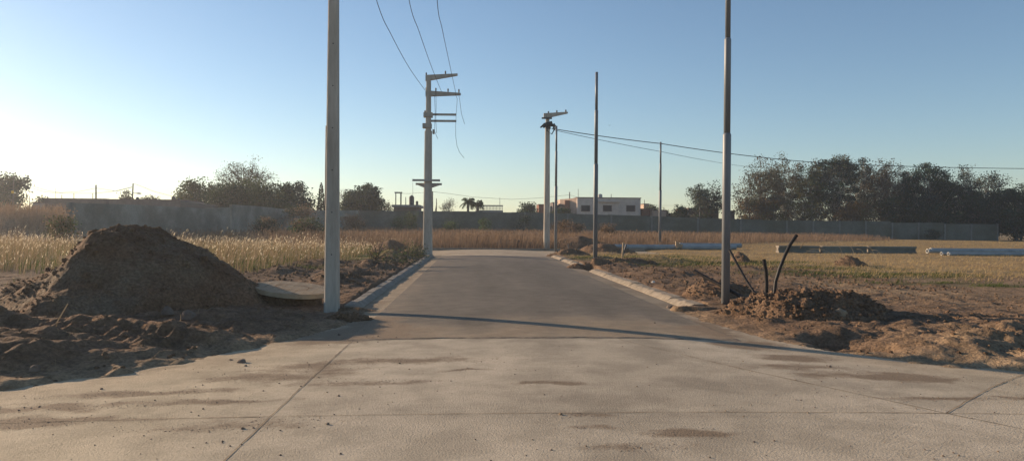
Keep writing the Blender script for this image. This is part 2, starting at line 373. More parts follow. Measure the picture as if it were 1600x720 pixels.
def groove(pts, w, seed=0):
    rr = random.Random(seed); b = MB(); P = []
    for (p, q) in zip(pts[:-1], pts[1:]):
        n = max(2, int((Vector(q)-Vector(p)).length/.12))
        for i in range(n): P.append(Vector(p).lerp(Vector(q), i/n))
    P.append(Vector(pts[-1])); L_ = []
    for i, p in enumerate(P):
        t = (P[min(i+1, len(P)-1)]-P[max(i-1, 0)]).normalized(); n = Vector((-t.y, t.x)); j = rr.uniform(-.006, .006)
        ww = w*rr.uniform(.5, 1.5)
        for s in (-1, 1):
            x, y = p+n*(s*ww/2+j); L_.append((x, y, float(crown(A([x]), A([y]))[0])+.004))
    b.add(L_, [(2*i, 2*i+1, 2*i+3, 2*i+2) for i in range(len(P)-1)])
    return b
J = [([(-1.68, 10.4), (-1.67, 6.2), (-1.66, 2.3)], .010), ([(-9, 6.22), (-1.67, 6.2), (4.1, 6.2), (12.8, 6.2)], .010), ([(2.05, 10.3), (3.0, 8.2), (4.1, 6.2), (5.3, 4.3)], .012),
     ([(4.1, 6.2), (5.3, 7.3), (6.6, 8.4)], .012)]
for i, (pts, w) in enumerate(J): groove(pts, w, i).build('joint', MT['joint'], near)

# kerbs with joints and worn, uneven tops
def kerb(x_in, x_out, ya, yb, seed, seg=1.0):
    rr = random.Random(seed); b = MB(); y = ya
    while y < yb-.05:
        y2 = min(y+seg*rr.uniform(.9, 1.1), yb); dz = rr.uniform(-.015, .012); n = 5
        for i in range(n):
            a = y+.006+(y2-y-.012)*i/n; c = y+.006+(y2-y-.012)*(i+1)/n; k = []
            for yy in (a, c):
                w = .008*math.sin(yy*9+seed)+.006*math.sin(yy*23)
                k.append([(x_in, yy, -.04), (x_in+(x_out-x_in)*.02, yy, .02), (x_in+(x_out-x_in)*.30+w, yy, .085+dz), (x_in+(x_out-x_in)*.45+w, yy, .105+dz+w*.6), (x_out, yy, .11+dz), (x_out, yy, -.04)])
            vs = k[0]+k[1]; fs = [(j, j+1, j+7, j+6) for j in range(5)]
            if x_in < x_out: pass
            else: fs = [tuple(reversed(f)) for f in fs]
            if i == 0: fs.append((0, 1, 2, 3, 4, 5))
            if i == n-1: fs.append((11, 10, 9, 8, 7, 6))
            b.add(vs, fs)
        y = y2
    return b
MT['kerbdark'] = mat('left kerb concrete', (.21, .18, .145), (.30, .265, .215), 4, .85, .5, 25)
tag(kerb(KL1, KL0, 14.4, 41.2, 1).build('kerb', MT['kerbdark']), kind='structure')
tag(kerb(KR0, KR1, 14.7, 27.4, 2, .8).build('kerb', MT['kerb']), kind='structure')
tag(kerb(KR0, KR1, 30.6, 41.0, 3, .8).build('kerb', MT['kerb']), kind='structure')
b = MB()
for k in range(24): b.box((-11.5+k, 51.32, .05), (.985, .2, .2))
tag(b.build('kerb', MT['kerbdark']), kind='structure')

# ------------------------------------------------------------------ soil heaps
def clump_mesh(b, c, r, rr, flat=.7, m=0):
    n = 6; vs = [(c[0]+rr.uniform(-.2, .2)*r, c[1], c[2]+r*flat)]
    for k in range(n):
        a = 6.283*k/n+rr.uniform(-.3, .3); q = r*rr.uniform(.8, 1.15); vs.append((c[0]+q*.75*math.cos(a), c[1]+q*.75*math.sin(a), c[2]+r*flat*rr.uniform(.45, .75)))
    for k in range(n):
        a = 6.283*k/n+.3; q = r*rr.uniform(.85, 1.2); vs.append((c[0]+q*math.cos(a), c[1]+q*math.sin(a), c[2]-r*.35))
    fs = [(0, 1+k, 1+(k+1) % n) for k in range(n)]+[(1+k, 1+n+k, 1+n+(k+1) % n, 1+(k+1) % n) for k in range(n)]
    b.add(vs, fs, m)
def heap(name, label, prof, yc, wf, wb, m, seed, st=.06, rough=.05, clods=0, tilt=0, group=None, crag=1.0):
    """ridge heap: prof = [(x, height)], yc the crest line, wf/wb how far it spreads per metre of height"""
    px = [p[0] for p in prof]; pz = [p[1] for p in prof]; hm = max(pz)
    x = np.arange(min(px), max(px)+st, st); y = np.arange(yc-wf*hm-.6, yc+wb*hm+.6, st)
    a, b_ = np.meshgrid(x, y); x = a.ravel(); y = b_.ravel()
    yw = y-(yc+tilt*(x-np.mean(px))) + .25*fbm(x*1.1, y*1.1, seed+5, 2)*hm
    h = sum(np.interp(x+o_*.09*hm+.10*fbm(x*2, y*2, seed+8, 2), px, pz) for o_ in (-2, -1, 0, 1, 2))/5
    w = np.where(yw < 0, wf, wb)*h+.05+.30*ss(h/.25)*(hm > 1)
    t = np.clip(1-np.abs(yw)/w, 0, 1); t = np.where(t > .0, t**1.05*(1-.22*np.exp(-((1-t)/.18)**2))/(1-.22), 0)
    prof_ = h*t
    n = fbm(x*2.5, y*2.5, seed, 4)*rough*1.1+np.abs(fbm(x*7, y*7, seed+2, 3))*rough*crag
    e = ss(prof_/.12)
    z = H(x, y)+prof_+e*n-(1-e)*.07
    nx_ = len(a[0]); ny_ = len(a)
    I = (np.arange(ny_-1)[:, None]*nx_+np.arange(nx_-1)[None, :]).ravel(); q = np.stack([I, I+1, I+nx_+1, I+nx_], 1)
    q = q[(prof_[q] > 0).any(1)]
    used = np.unique(q); re = np.zeros(len(x), dtype=int); re[used] = np.arange(len(used))
    o = npmesh(name, np.stack([x, y, z], 1)[used], re[q], MT[m], smooth=True)
    tag(o, label, 'dirt heap', group)
    if clods:
        rr = random.Random(seed); b = MB(); idx = [i for i in used if prof_[i] > .03]
        for k in range(clods):
            i = rr.choice(idx); r = rr.uniform(.012, .04)*(1+1.2*(rr.random() < .08))
            clump_mesh(b, (x[i]+rr.uniform(-.03, .03), y[i]+rr.uniform(-.03, .03), z[i]+r*.15), r, rr)
        tag(b.build('clods', MT[m], o), kind='stuff')
    return o
S = .0130
big = [(-110, 0), (-60, .12), (0, .24), (50, .42), (82, .58), (110, .78), (125, .88), (150, 1.06), (165, 1.27), (185, 1.53), (200, 1.63), (225, 1.58), (250, 1.42), (270, 1.18), (292, 1.15), (322, 1.03), (337, .84), (362, .64), (382, .49), (400, .36), (425, .23), (450, .14), (480, .08), (510, .03), (545, 0)]
heap('dirt_mound', 'large brown soil mound on the left, tallest heap in the scene', [(at(p, 350, 15).x, h) for p, h in big], 15.0, 1.9, 1.7, 'soil_mound', 11, .055, .058, 1500)
S2 = .0121
heap('dirt_mound', 'crumbly brown soil heap around the bent black pipes beside the pit', [(at(p, 470, 13.5).x, h) for p, h in [(1100, 0), (1125, .05), (1148, .13), (1185, .28), (1230, .36), (1300, .37), (1335, .30), (1365, .14), (1400, 0)]], 13.5, 4.2, 2.6, 'soil', 23, .045, .055, 1500, crag=1.6)
heap('dirt_mound', 'small reddish soil heap behind the nearest grey steel pole', [(4.75, 0), (5.1, .22), (5.6, .34), (6.2, .24), (6.8, 0)], 16.9, 2.2, 2.2, 'soil', 29, .05, .04, 260)
def small(label, pxc, half, h, Y_, m, seed, st=.12, g=None, cl=90):
    c = at(pxc, 380, Y_).x
    heap('dirt_mound', label, [(c-half, 0), (c-half*.45, h*.75), (c, h), (c+half*.5, h*.6), (c+half, 0)], Y_, 2.2, 2.0, m, seed, st, .08, cl, group=g)
small('dark soil heap by the dry grass left of the second concrete pole', 612, 1.55, .78, 42, 'soil_dark', 31)
small('low dark soil bank just left of the foot of the second concrete pole', 645, 1.0, .42, 38.5, 'soil_dark', 33)
small('long dark soil heap at the far street end right of the far concrete pole', 905, 2.6, .95, 54, 'soil_dark', 37)
small('brown soil heap behind the middle steel pole, left of the grey lying tubes', 945, 2.3, .72, 46, 'soil', 39)
small('low grey earth bank beyond the far street, left of the far concrete pole', 806, 2.7, .62, 56.5, 'soil_dark', 41)
small('low earth heap between the kerb end and the thin far steel pole', 888, 1.5, .38, 41.5, 'soil_dark', 43)
small('dark rubble heap on the verge right of the middle steel pole', 985, 1.5, .26, 31, 'soil_dark', 45, .08)
small('brown soil heap at the foot of the middle steel pole by the kerb gap', 920, 1.2, .26, 29.2, 'soil', 47, .08)
small('dark weathered clump of earth in the dry field behind the nearest steel pole', 1157, .55, .42, 34, 'soil_dark', 49, .08)
small('low dark tussock of earth in the dry field under the curved grass stalks', 1330, .85, .36, 31, 'soil_dark', 51, .08)
small('small dark soil heap at the foot of the nearest concrete pole', 548, .75, .09, 12.9, 'soil_dark', 53, .045, cl=160)

def rock(px, py, r, label, m='rock', z=.1, flat=.8, cat='clod', name='clod', dz=0):
    p = gp(px, py, z); b = MB(); rr = random.Random(int(px*7+py)); clump_mesh(b, (p.x, p.y, Hs(p.x, p.y)+r*.3+dz), r, rr, flat)
    o = b.build(name, MT[m]); s = o.modifiers.new('s', 'SUBSURF'); s.levels = s.render_levels = 2
    t = bpy.data.textures.new('r', 'CLOUDS'); t.noise_scale = r*.7; d = o.modifiers.new('d', 'DISPLACE'); d.texture = t; d.strength = r*.45; d.texture_coords = 'GLOBAL'
    return tag(o, label, cat)
rock(1292, 498, .12, 'left sunlit ochre clod on the dark soil heap', dz=.04); rock(1313, 499, .15, 'right and larger sunlit ochre clod on the dark soil heap', dz=.04)
rock(376, 571, .085, 'dark clod lying on the pale road edge at the shadow border', 'rockd', 0); rock(361, 566, .06, 'smaller dark clod left of the one at the shadow border', 'rockd', 0)
rock(262, 482, .12, 'round earth clod at the foot of the big mound, left one', 'rockd', .3); rock(294, 488, .16, 'wide flat earth clod at the foot of the big mound, right one', 'rockd', .3, .6)
rock(55, 560, .07, 'small stone in the shaded dirt at far left', 'rockd', .2); rock(1021, 441, .06, 'pale whitish stone on the dirt verge beyond the right kerb', 'white', .1, .5, 'stone', 'stone')
rock(1047, 482, .16, 'flat dark clod lying on the right gutter beside the kerb', 'rockd', 0, .35)

# loose pebbles and crumbs all over the slab
rr = random.Random(5); b = MB()
for (px, py, a_, b2, kk) in STAIN:                     # crumbs gather on the dirty patches
    p = gp(px, py, .05)
    for k in range(int(110*min(a_, 1))):
        x = p.x+rr.gauss(0, .5)*a_; y = p.y+rr.gauss(0, .55)*b2; r = rr.uniform(.002, .006)
        clump_mesh(b, (x, y, float(crown(A([x]), A([y]))[0])+r*.3+(.013 if y > YA0 else 0)), r, rr, .6, int(rr.random() < .4))
for k in range(900):
    y = 2.6+9.5*rr.random()**1.3; x = rr.uniform(-.66, .78)*y*1.1
    if rr.random() < .5 and abs(x-1) < 2: continue
    if float(sdist(A([x]), A([y]), NEAR)[0]) > -.05: continue
    r = rr.uniform(.003, .010)*(1+1.4*(rr.random() < .05)); z = float(crown(A([x]), A([y]))[0])+(.024 if (y > YA0 and RX0 < x < RX1) else 0)
    clump_mesh(b, (x, y, z+r*.3), r, rr, .8, int(rr.random() < .7))
tag(b.build('pebbles', [MT['rock'], MT['rockd']]), 'loose pebbles and soil crumbs strewn over the pale concrete junction', 'pebbles', kind='stuff')
b = MB()                                                    # clods over the rough verges
for k in range(3800):
    if k % 2: x = rr.uniform(4.8, 13); y = rr.uniform(8.5, 30)
    else: x = rr.uniform(-9.5, -2.6); y = rr.uniform(7.5, 34)
    if float(road_sd(A([x]), A([y]))[0]) < .05: continue
    r = rr.uniform(.010, .038)*(1+(y > 18)*.6)
    clump_mesh(b, (x, y, Hs(x, y)+r*.2), r, rr, .7, int(x < 0 or rr.random() < .5))
tag(b.build('soil_crumbs', [MT['soil'], MT['soil_dark']]), 'crumbs of soil lying over the dug verges on both sides', 'soil crumbs', kind='stuff')

# ------------------------------------------------------------------ poles
def oct_shaft(b, base, top, w0, w1, bev=.22, m=0):
    vs = []
    for p, w in ((base, w0/2), (top, w1/2)):
        e = w*(1-2*bev*.5)
        for sx, sy in ((-e, -w), (e, -w), (w, -e), (w, e), (e, w), (-e, w), (-w, e), (-w, -e)): vs.append((p.x+sx, p.y+sy, p.z))
    b.add(vs, [(k, (k+1) % 8, 8+(k+1) % 8, 8+k) for k in range(8)]+[tuple(range(7, -1, -1)), tuple(range(8, 16))], m)
def taper_arm(b, p, L_, z0, h0, h1, th, lift):
    """cantilever arm with sloping soffit, along +x from p"""
    x0, y = p; P = []
    for zz in (0, 1):
        for (x, yy) in ((x0, y-th/2), (x0+L_, y-th/2), (x0+L_, y+th/2), (x0, y+th/2)):
            e = (x-x0)/L_; top = z0+lift*e; hh = h0*(1-e)+h1*e
            P.append((x, yy, top if zz else top-hh))
    b.hexa(P)
# nearest pole
p = gp(518.5, 487); pz = Hs(p.x, p.y); e1 = empty('utility_pole', (p.x, p.y, pz), 'nearest thick concrete pole at the left kerb, running out of the top of the picture', 'utility pole', 'concrete poles along the left kerb')
tp = Vector((p.x+.0, p.y, 10.4)); b = MB(); oct_shaft(b, Vector((p.x, p.y, -.3)), tp, .272, .118); b.build('shaft', MT['pole'], e1)
for zz_ in (1.1, 1.9, 2.7, 3.5, 4.3, 5.1):
    w_ = (.272+(.118-.272)*(zz_+.3)/10.7)/2
    MB().tube([(p.x+.012, p.y-w_-.003, zz_), (p.x+.012, p.y-w_+.02, zz_)], .013, 10).build('step_hole', MT['darksteel'], e1)
b = MB(); b.tube([(p.x-.135, p.y-.02, 2.05), (p.x-.125, p.y-.02, 3.55)], .012, 6); b.build('conduit', MT['darksteel'], e1)
b = MB(); taper_arm(b, (p.x-.15, p.y), 2.0, 9.9, .32, .12, .16, .10); b.build('cross_arm', MT['arm'], e1)
b = MB(); taper_arm(b, (p.x-.15, p.y), 2.0, 9.1, .32, .12, .16, .0); b.build('cross_arm', MT['arm'], e1)
P1 = p.copy()
# second pole with the stacked arms
Y2 = 41.0; p = at(668, 400, Y2); P2 = p.copy(); e2 = empty('utility_pole', (p.x, p.y, Hs(p.x, p.y)), 'second concrete pole at the left kerb with stacked side arms and loose wires', 'utility pole', 'concrete poles along the left kerb')
zz = lambda y, px=670, Y_=Y2: at(px, y, Y_).z
k2 = Y2/F
b = MB(); oct_shaft(b, Vector((p.x, p.y, -.3)), Vector((p.x, p.y, zz(283))), 15*k2, 12*k2); oct_shaft(b, Vector((p.x, p.y, zz(283))), Vector((p.x, p.y, zz(205))), 12*k2, 11*k2); b.build('shaft', MT['pole'], e2)
b = MB(); oct_shaft(b, Vector((p.x, p.y, zz(205))), Vector((p.x, p.y, zz(119))), 8.6*k2, 7*k2); b.build('upper_shaft', MT['pole'], e2)
def arm2(ytop, lx, rx, h0, h1, lift, th=.24):
    b = MB(); x0 = at(lx, ytop, Y2).x; x1 = at(rx, ytop, Y2).x; taper_arm(b, (x0, p.y), x1-x0, zz(ytop, lx), h0*k2, h1*k2, th, lift*k2)
    return b
arm2(118, 665, 715, 9, 2.6, 3.2).build('cross_arm', MT['arm'], e2)
arm2(142, 665, 720, 9, 3, -3).build('cross_arm', MT['arm'], e2)
b = arm2(177.5, 668, 713, 3, 3, .3, .14); b.build('bracket_arm', MT['arm'], e2)
b = arm2(187.5, 668, 713, 3, 3, .3, .14); b.build('bracket_arm', MT['arm'], e2)
b = MB()
for (yy, lx, w, h) in ((180, 662, 14, 7), (197, 660.5, 14, 7), (206, 676, 3, 6)):
    c = at(lx+w/2, yy, Y2); b = MB(); b.box((c.x, p.y, c.z), (w*k2, .42, h*k2)); b.build('collar', MT['arm'], e2)
for yy, l, r in ((282, 645, 688), (287, 649, 690)):       # transformer seat half way up
    b = MB(); a0, a1 = at(l, yy, Y2), at(r, yy, Y2); s = -1 if yy == 282 else 1
    b.box(((a0.x+a1.x)/2, p.y+s*.28, a0.z), (a1.x-a0.x, .12, 3.2*k2))
    mid = p.x
    if s > 0:
        for q in (-1, 1):
            x1 = a0.x+.08 if q < 0 else a1.x-.08; xm = mid+q*.22
            b.hexa([(min(x1, xm), p.y-.1, a0.z-(.05 if q > 0 and False else .05)-(.16 if xm < x1 else .0)), (max(x1, xm), p.y-.1, a0.z-.05-(.16 if xm > x1 else 0)), (max(x1, xm), p.y+.22, a0.z-.05-(.16 if xm > x1 else 0)), (min(x1, xm), p.y+.22, a0.z-.05-(.16 if xm < x1 else 0)),
                    (min(x1, xm), p.y-.1, a0.z+.01), (max(x1, xm), p.y-.1, a0.z+.01), (max(x1, xm), p.y+.22, a0.z+.01), (min(x1, xm), p.y+.22, a0.z+.01)])
    b.build('platform', MT['arm'], e2)
for (px, py) in ((666, 118), (666, 141), (681, 142), (700, 143), (717, 144), (696, 115.5), (664, 177)):
    c = at(px, py, Y2); MB().tube([(c.x, p.y, c.z-.05), (c.x, p.y, c.z+.10), (c.x, p.y, c.z+.16)], [.03, .045, .02], 8).build('insulator', MT['darksteel'], e2)
# far pole
Y3 = 53.0; p = at(854, 390, Y3); P3 = p.copy(); k3 = Y3/F; e3 = empty('utility_pole', (p.x, p.y, Hs(p.x, p.y)), 'far concrete pole at the street end with one arm and a tangle of cable', 'utility pole')
z3 = lambda y, px=855: at(px, y, Y3).z
b = MB(); oct_shaft(b, Vector((p.x, p.y, -.3)), Vector((p.x, p.y, z3(200))), 9.6*k3, 7.0*k3); oct_shaft(b, Vector((p.x, p.y, z3(200))), Vector((p.x, p.y, z3(178))), 6*k3, 5.6*k3); b.build('shaft', MT['pole'], e3)
b = MB(); a0 = at(849.5, 177.5, Y3); a1 = at(887, 176, Y3); taper_arm(b, (a0.x, p.y), a1.x-a0.x, a0.z, 8.5*k3, 2.5*k3, .22, 3*k3); b.build('cross_arm', MT['arm'], e3)
b = MB(); c = at(854, 185.5, Y3); b.box((c.x, p.y-.2, c.z), (16*k3, .1, 2.5*k3)); b.build('bracket_arm', MT['darksteel'], e3); b = MB(); c = at(856, 197, Y3); b.box((c.x, p.y, c.z), (8*k3, .45, 10*k3)); b.build('collar', MT['darksteel'], e3)
b = MB()
c = at(846, 197, Y3); d = at(862, 194, Y3); b.tube([(c.x-.1, p.y-.25, c.z-.15), (c.x+.2, p.y-.25, c.z+.08), (d.x, p.y-.25, d.z+.1)], [.05, .11, .09], 8)
c = at(856, 203, Y3); b.tube([(c.x, p.y-.3, c.z+.45), (c.x-.1, p.y-.3, c.z-.1), (c.x+.25, p.y-.32, c.z-.35), (c.x+.5, p.y-.3, c.z+.1), (c.x+.42, p.y-.3, c.z+.42)], .045, 7)
b.tube([(c.x-.35, p.y-.28, c.z+.1), (c.x-.1, p.y-.3, c.z+.35), (c.x+.3, p.y-.3, c.z+.3), (c.x+.55, p.y-.3, c.z+.25)], [.05, .12, .12, .05], 8)
b.build('cable_coil', MT['wire'], e3)
for (px, py) in ((857, 177), (870, 175.5), (884, 174.5), (865, 198), (865, 201)):
    c = at(px, py, Y3); MB().tube([(c.x, p.y, c.z-.06), (c.x, p.y, c.z+.08), (c.x, p.y, c.z+.14)], [.04, .06, .03], 8).build('insulator', MT['darksteel'], e3)
# stepped steel poles
def steel_pole(pxb, pyb, ytop, Y_, label, steps, r0_, lean=.0):
    p = at(pxb, pyb, Y_); zt = at(pxb, ytop, Y_).z; z0 = Hs(p.x, p.y)
    e = empty('steel_pole', (p.x, p.y, z0), label, 'street light pole', 'stepped steel poles for street lights')
    zs = [-.3]+[zt*s for s in steps]+[zt]; r = r0_
    for i in range(len(zs)-1):
        b = MB(); P = [(p.x, p.y, zs[i]), (p.x, p.y, zs[i+1])]; R_ = [r, r]
        if i < len(zs)-2: P += [(p.x, p.y, zs[i+1]+.035)]; R_ += [r*.82]
        b.tube(P, R_, 20); b.build('tube', MT['steel'], e, smooth=False)
        r *= .80
    for o in e.children:
        for pl in o.data.polygons:
            if len(pl.vertices) == 4: pl.use_smooth = True
    return p
SA = steel_pole(1133.5, 484, -150, 14.9, 'nearest grey steel pole beside the bent black pipes, out of the top of the picture', (.43, .665), .084)
SB = steel_pole(930, 413, 113, 32.5, 'middle grey steel pole behind the right kerb, second nearest of the four', (.52, .80), .098)
SC = steel_pole(868, 393, 197, 49.5, 'thin steel pole just right of the far concrete pole', (.52, .80), .10)
SD = steel_pole(1031, 390.5, 222, 55, 'far steel pole standing in the field before the long grey tubes', (.55, .80), .10)

# ------------------------------------------------------------------ cables
def cable(label, pts, r, name='overhead_wire', sag=0, group=None, n=24):
    pts = [Vector(p) for p in pts]; P = []
    for a, c in zip(pts[:-1], pts[1:]):
        for i in range(n):
            t = i/n; q = a.lerp(c, t); q.z -= sag*4*t*(1-t); P.append(q)
    P.append(pts[-1]); b = MB(); b.tube(P, r, 6); return tag(b.build(name, MT['wire'], smooth=True), label, 'wire', group)
g = 'wires strung between the concrete poles'
# spans leave pole 2, drop slack, and rise to pole 1
def span(px0, py0, x1, z1, lab, mids):
    a = at(px0, py0, Y2); P = [a]+[at(x, y, Y_) for (x, y, Y_) in mids]+[Vector((x1, P1.y, z1))]
    Q = []
    for i in range(len(P)-1):
        q0 = P[max(i-1, 0)]; q1 = P[i]; q2 = P[i+1]; q3 = P[min(i+2, len(P)-1)]
        for k in range(12):
            t = k/12; Q.append(.5*((2*q1)+(q2-q0)*t+(2*q0-5*q1+4*q2-q3)*t*t+(3*q1-q0-3*q2+q3)*t**3))
    Q.append(P[-1]); b = MB(); b.tube(Q, .011, 6); tag(b.build('overhead_wire', MT['wire'], smooth=True), lab, 'wire', g)
span(664, 141, P1.x-.1, 9.15, 'leftmost of the three slack wires coming down to the second pole', [(640, 107, 33), (612, 56, 26), (588, 0, 21)])
span(690, 144, P1.x+.85, 9.15, 'middle one of the three slack wires coming down to the second pole', [(674, 104, 33), (655, 50, 26), (639, 0, 22)])
span(712, 145, P1.x+1.8, 9.15, 'rightmost of the three slack wires coming down to the second pole', [(702, 98, 33), (691, 46, 26), (683, 0, 22)])
def loose(pts, lab, w=.010): return cable(lab, [at(x, y, Y2-.15) for x, y in pts], w, 'loose_wire', 0, 'loose wires hanging from the second pole', n=2)
loose([(711, 146), (714.5, 155), (713, 175), (712, 195), (712, 212), (714, 228), (718, 238), (725, 247)], 'longest loose wire hanging right of the second pole and curling at its end')
loose([(717, 148), (719, 162), (721, 178), (726, 194)], 'short loose wire hanging from the tip of the lower long arm')
loose([(681, 141), (681.5, 165), (681, 188), (682, 208)], 'straight loose wire hanging close to the second pole')
loose([(679, 150), (680, 175), (679, 205), (684, 217)], 'loose wire hooked outwards beside the second pole collar')
cable('upper cable running right from the far pole across the sky', [at(862, 201, Y3), at(1033, 224.5, 56), at(1200, 247, 59), at(1330, 257, 62), at(1600, 263.5, 66), at(1900, 255, 72)], .028, sag=.06, group='cables running right from the far pole')
cable('lower thinner cable running right from the far pole into the tree', [at(864, 203, Y3), at(1033, 237, 70), at(1135, 256, 95), at(1185, 262, 124)], .020, sag=.05, group='cables running right from the far pole')

# ------------------------------------------------------------------ bent pipes in the heap
def pipe(pts, Y_, label, r=.030, dy=0, m='hose'):
    P = [at(x, y, Y_+dy*i/(len(pts)-1)) for i, (x, y) in enumerate(pts)]
    b = MB(); b.tube(P, r, 12, caps=False); b.tube(list(reversed(P)), r*.8, 12, caps=False)
    return tag(b.build('conduit_pipe', MT[m], smooth=True), label, 'pipe', 'black conduits sticking out of the soil heap')
pipe([(1085, 423), (1110, 437), (1135, 450), (1157, 463), (1172, 474)], 15.6, 'dark pipe leaning far left behind the nearest steel pole', .036, -1.2)
pipe([(1140, 391), (1152, 413), (1166, 438), (1178, 456), (1190, 472)], 14.6, 'thin dark pipe slanting out of the heap just right of the steel pole', .026, -.8)
pipe([(1193.5, 405), (1197, 425), (1198, 445), (1196.5, 470)], 13.6, 'shortest upright black pipe in the middle of the heap', .034)
pipe([(1245, 367), (1234, 383), (1226, 400), (1218, 420), (1212, 440), (1209, 468)], 13.4, 'tallest curved brown pipe rising to the right from the heap', .031)
# stakes by the far verge
def stick(pts, Y_, r, label, m='wood', name='stake'):
    b = MB(); b.tube([at(x, y, Y_) for x, y in pts], r, 6); return tag(b.build(name, MT[m]), label, 'stake')
stick([(974, 379), (972, 408)], 36, .05, 'upright pale wooden stake on the verge right of the middle pole')
stick([(978.5, 382), (970, 408)], 36.4, .045, 'dark stake leaning across the pale one on the verge', 'darksteel')
stick([(888, 381), (889, 395)], 45, .035, 'short thin stake before the far dark soil heap', 'darksteel')
stick([(1023, 382), (1029, 391)], 54.5, .04, 'left leaning prop at the foot of the far field pole', 'darksteel')
stick([(1045, 382), (1036, 392)], 54.3, .04, 'right leaning prop at the foot of the far field pole', 'darksteel')
stick([(106, 474), (92, 498), (78, 521)], 10.2, .008, 'thin bare twig leaning in the shaded dirt at left', 'straw2', 'twig')
stick([(1258, 376), (1250, 388)], 46, .02, 'thin stalk beside the tall curved pipe', 'straw', 'twig')

# ------------------------------------------------------------------ round concrete lid on its pit ring
cp = gp(457, 449, .40); e = empty('manhole_cover', (cp.x, cp.y, .2), 'large round paved concrete lid tilted over an open pit left of the nearest pole', 'manhole cover')
def disc(b, c, r, z0, z1, n=40, tx=0, ty=0, m=0):
    vs = []
    for z in (z0, z1):
        for k in range(n):
            a = 6.283*k/n; x = r*math.cos(a); y = r*math.sin(a); vs.append((c.x+x, c.y+y, z+tx*x+ty*y))
    b.add(vs, [(k, (k+1) % n, n+(k+1) % n, n+k) for k in range(n)]+[tuple(range(n-1, -1, -1)), tuple(range(n, 2*n))], m)
b = MB(); disc(b, cp, .74, .31, .40, tx=-.10, ty=.07)
lm = mat('lid concrete', (.33, .25, .165), (.44, .35, .24), 5, .9, .5, 25)
N, L = nodes_of(lm)
b.build('lid', lm, e)
b = MB()
for k in range(-4, 5):                                  # raised tile ribs
    o_ = k*.16; h = math.sqrt(max(0, .71**2-o_*o_))
    for (x0, y0, x1, y1) in ((o_, -h, o_, h), (-h, o_, h, o_)):
        w = .005; z = lambda x, y: .404-.10*x+.07*y
        if x0 == x1: q = [(x0-w, y0), (x0+w, y0), (x1+w, y1), (x1-w, y1)]
        else: q = [(x0, y0-w), (x1, y0-w), (x1, y0+w), (x0, y0+w)]
        b.add([(cp.x+x, cp.y+y, z(x, y)+(.002 if x0 == x1 else 0)) for x, y in q], [(0, 1, 2, 3)])
b.build('tile_joint', MT['joint'], e)
b = MB(); n = 30; z = lambda x, y: .408-.10*x+.07*y; vs = []
for r_ in (.31, .33):
    for k in range(n): a = 6.283*k/n; vs.append((cp.x+r_*math.cos(a), cp.y+r_*math.sin(a), z(r_*math.cos(a), r_*math.sin(a))+.004))
b.add(vs, [(k, (k+1) % n, n+(k+1) % n, n+k) for k in range(n)]); b.build('hatch_ring', MT['soil_dark'], e)
b = MB(); disc(b, cp, .58, -.45, .28); b.build('pit_ring', MT['soil_dark'], e)

# ------------------------------------------------------------------ lying tubes and beams in the field
def lying_tube(px0, px1, pyc, Y_, r, label, rim='white', m='steel', dz=0, dY=0):
    a = at(px0, pyc, Y_); c = at(px1, pyc, Y_); za = max(Hs(a.x, a.y), .02)+r+dz; zc = za
    e = empty('steel_tube', (a.x, a.y, za-r), label, 'steel tube', 'steel tubes lying in the field')
    b = MB(); b.tube([(a.x, a.y, za), (c.x, Y_+dY, zc)], r, 20, caps=False); b.tube([(c.x, Y_+dY, zc), (a.x, a.y, za)], r*.86, 20, caps=False)
    b.build('pipe_wall', MT['zinc'], e, smooth=True)
    b = MB(); n = 20; vs = []
    for rr_, dx in ((r*1.06, 0), (r*.8, 0), (r*1.06, .10)):
        for k in range(n): q = 6.283*k/n; vs.append((a.x-.02+dx, a.y+rr_*math.cos(q), za+rr_*math.sin(q)))
    b.add(vs, [(k, n+k, n+(k+1) % n, (k+1) % n) for k in range(n)]+[(k, (k+1) % n, 2*n+(k+1) % n, 2*n+k) for k in range(n)])
    b.build('end_rim', MT[rim], e); return za
lying_tube(948, 1142, 386, 52.3, .175, 'front long bluish tube lying in the field right of the soil heaps', 'tankw')
lying_tube(952, 1150, 386, 52.85, .175, 'rear long bluish tube lying beside the front one', 'tankw')
lying_tube(1062, 1158, 386, 53.4, .17, 'shorter tube lying behind the long ones with its end past the steel pole', 'tankw', dz=.12)
b = MB(); c = at(1061, 385, 52.0); zt = .60
b.hexa([(c.x-.25, c.y-.05, zt-.2), (c.x+.22, c.y-.05, zt-.45), (c.x+.22, c.y+.1, zt-.45), (c.x-.25, c.y+.1, zt-.2), (c.x-.25, c.y-.05, zt+.12), (c.x+.22, c.y-.05, zt-.15), (c.x+.22, c.y+.1, zt-.15), (c.x-.25, c.y+.1, zt+.12)])
b.hexa([(c.x-.22, c.y-.12, zt-.42), (c.x+.25, c.y-.12, zt-.2), (c.x+.25, c.y-.06, zt-.2), (c.x-.22, c.y-.06, zt-.42), (c.x-.22, c.y-.12, zt-.30), (c.x+.25, c.y-.12, zt-.08), (c.x+.25, c.y-.06, zt-.08), (c.x-.22, c.y-.06, zt-.30)])
tag(b.build('timber_wedge', MT['wood']), 'pale wooden wedge leaning against the long bluish tubes', 'wedge')
lying_tube(1449, 1700, 391, 45.0, .13, 'left one of the two open ended tubes behind, with a pale ring end', 'white', dz=.08)
lying_tube(1454, 1700, 391, 45.6, .13, 'right one of the two open ended tubes behind, with a pale ring end', 'white', dz=.12)
lying_tube(1471, 1700, 395, 43.6, .10, 'left thin tube lying in front of the ringed tubes', 'white')
lying_tube(1482, 1700, 395, 43.2, .10, 'right thin tube lying in front of the ringed tubes', 'white')
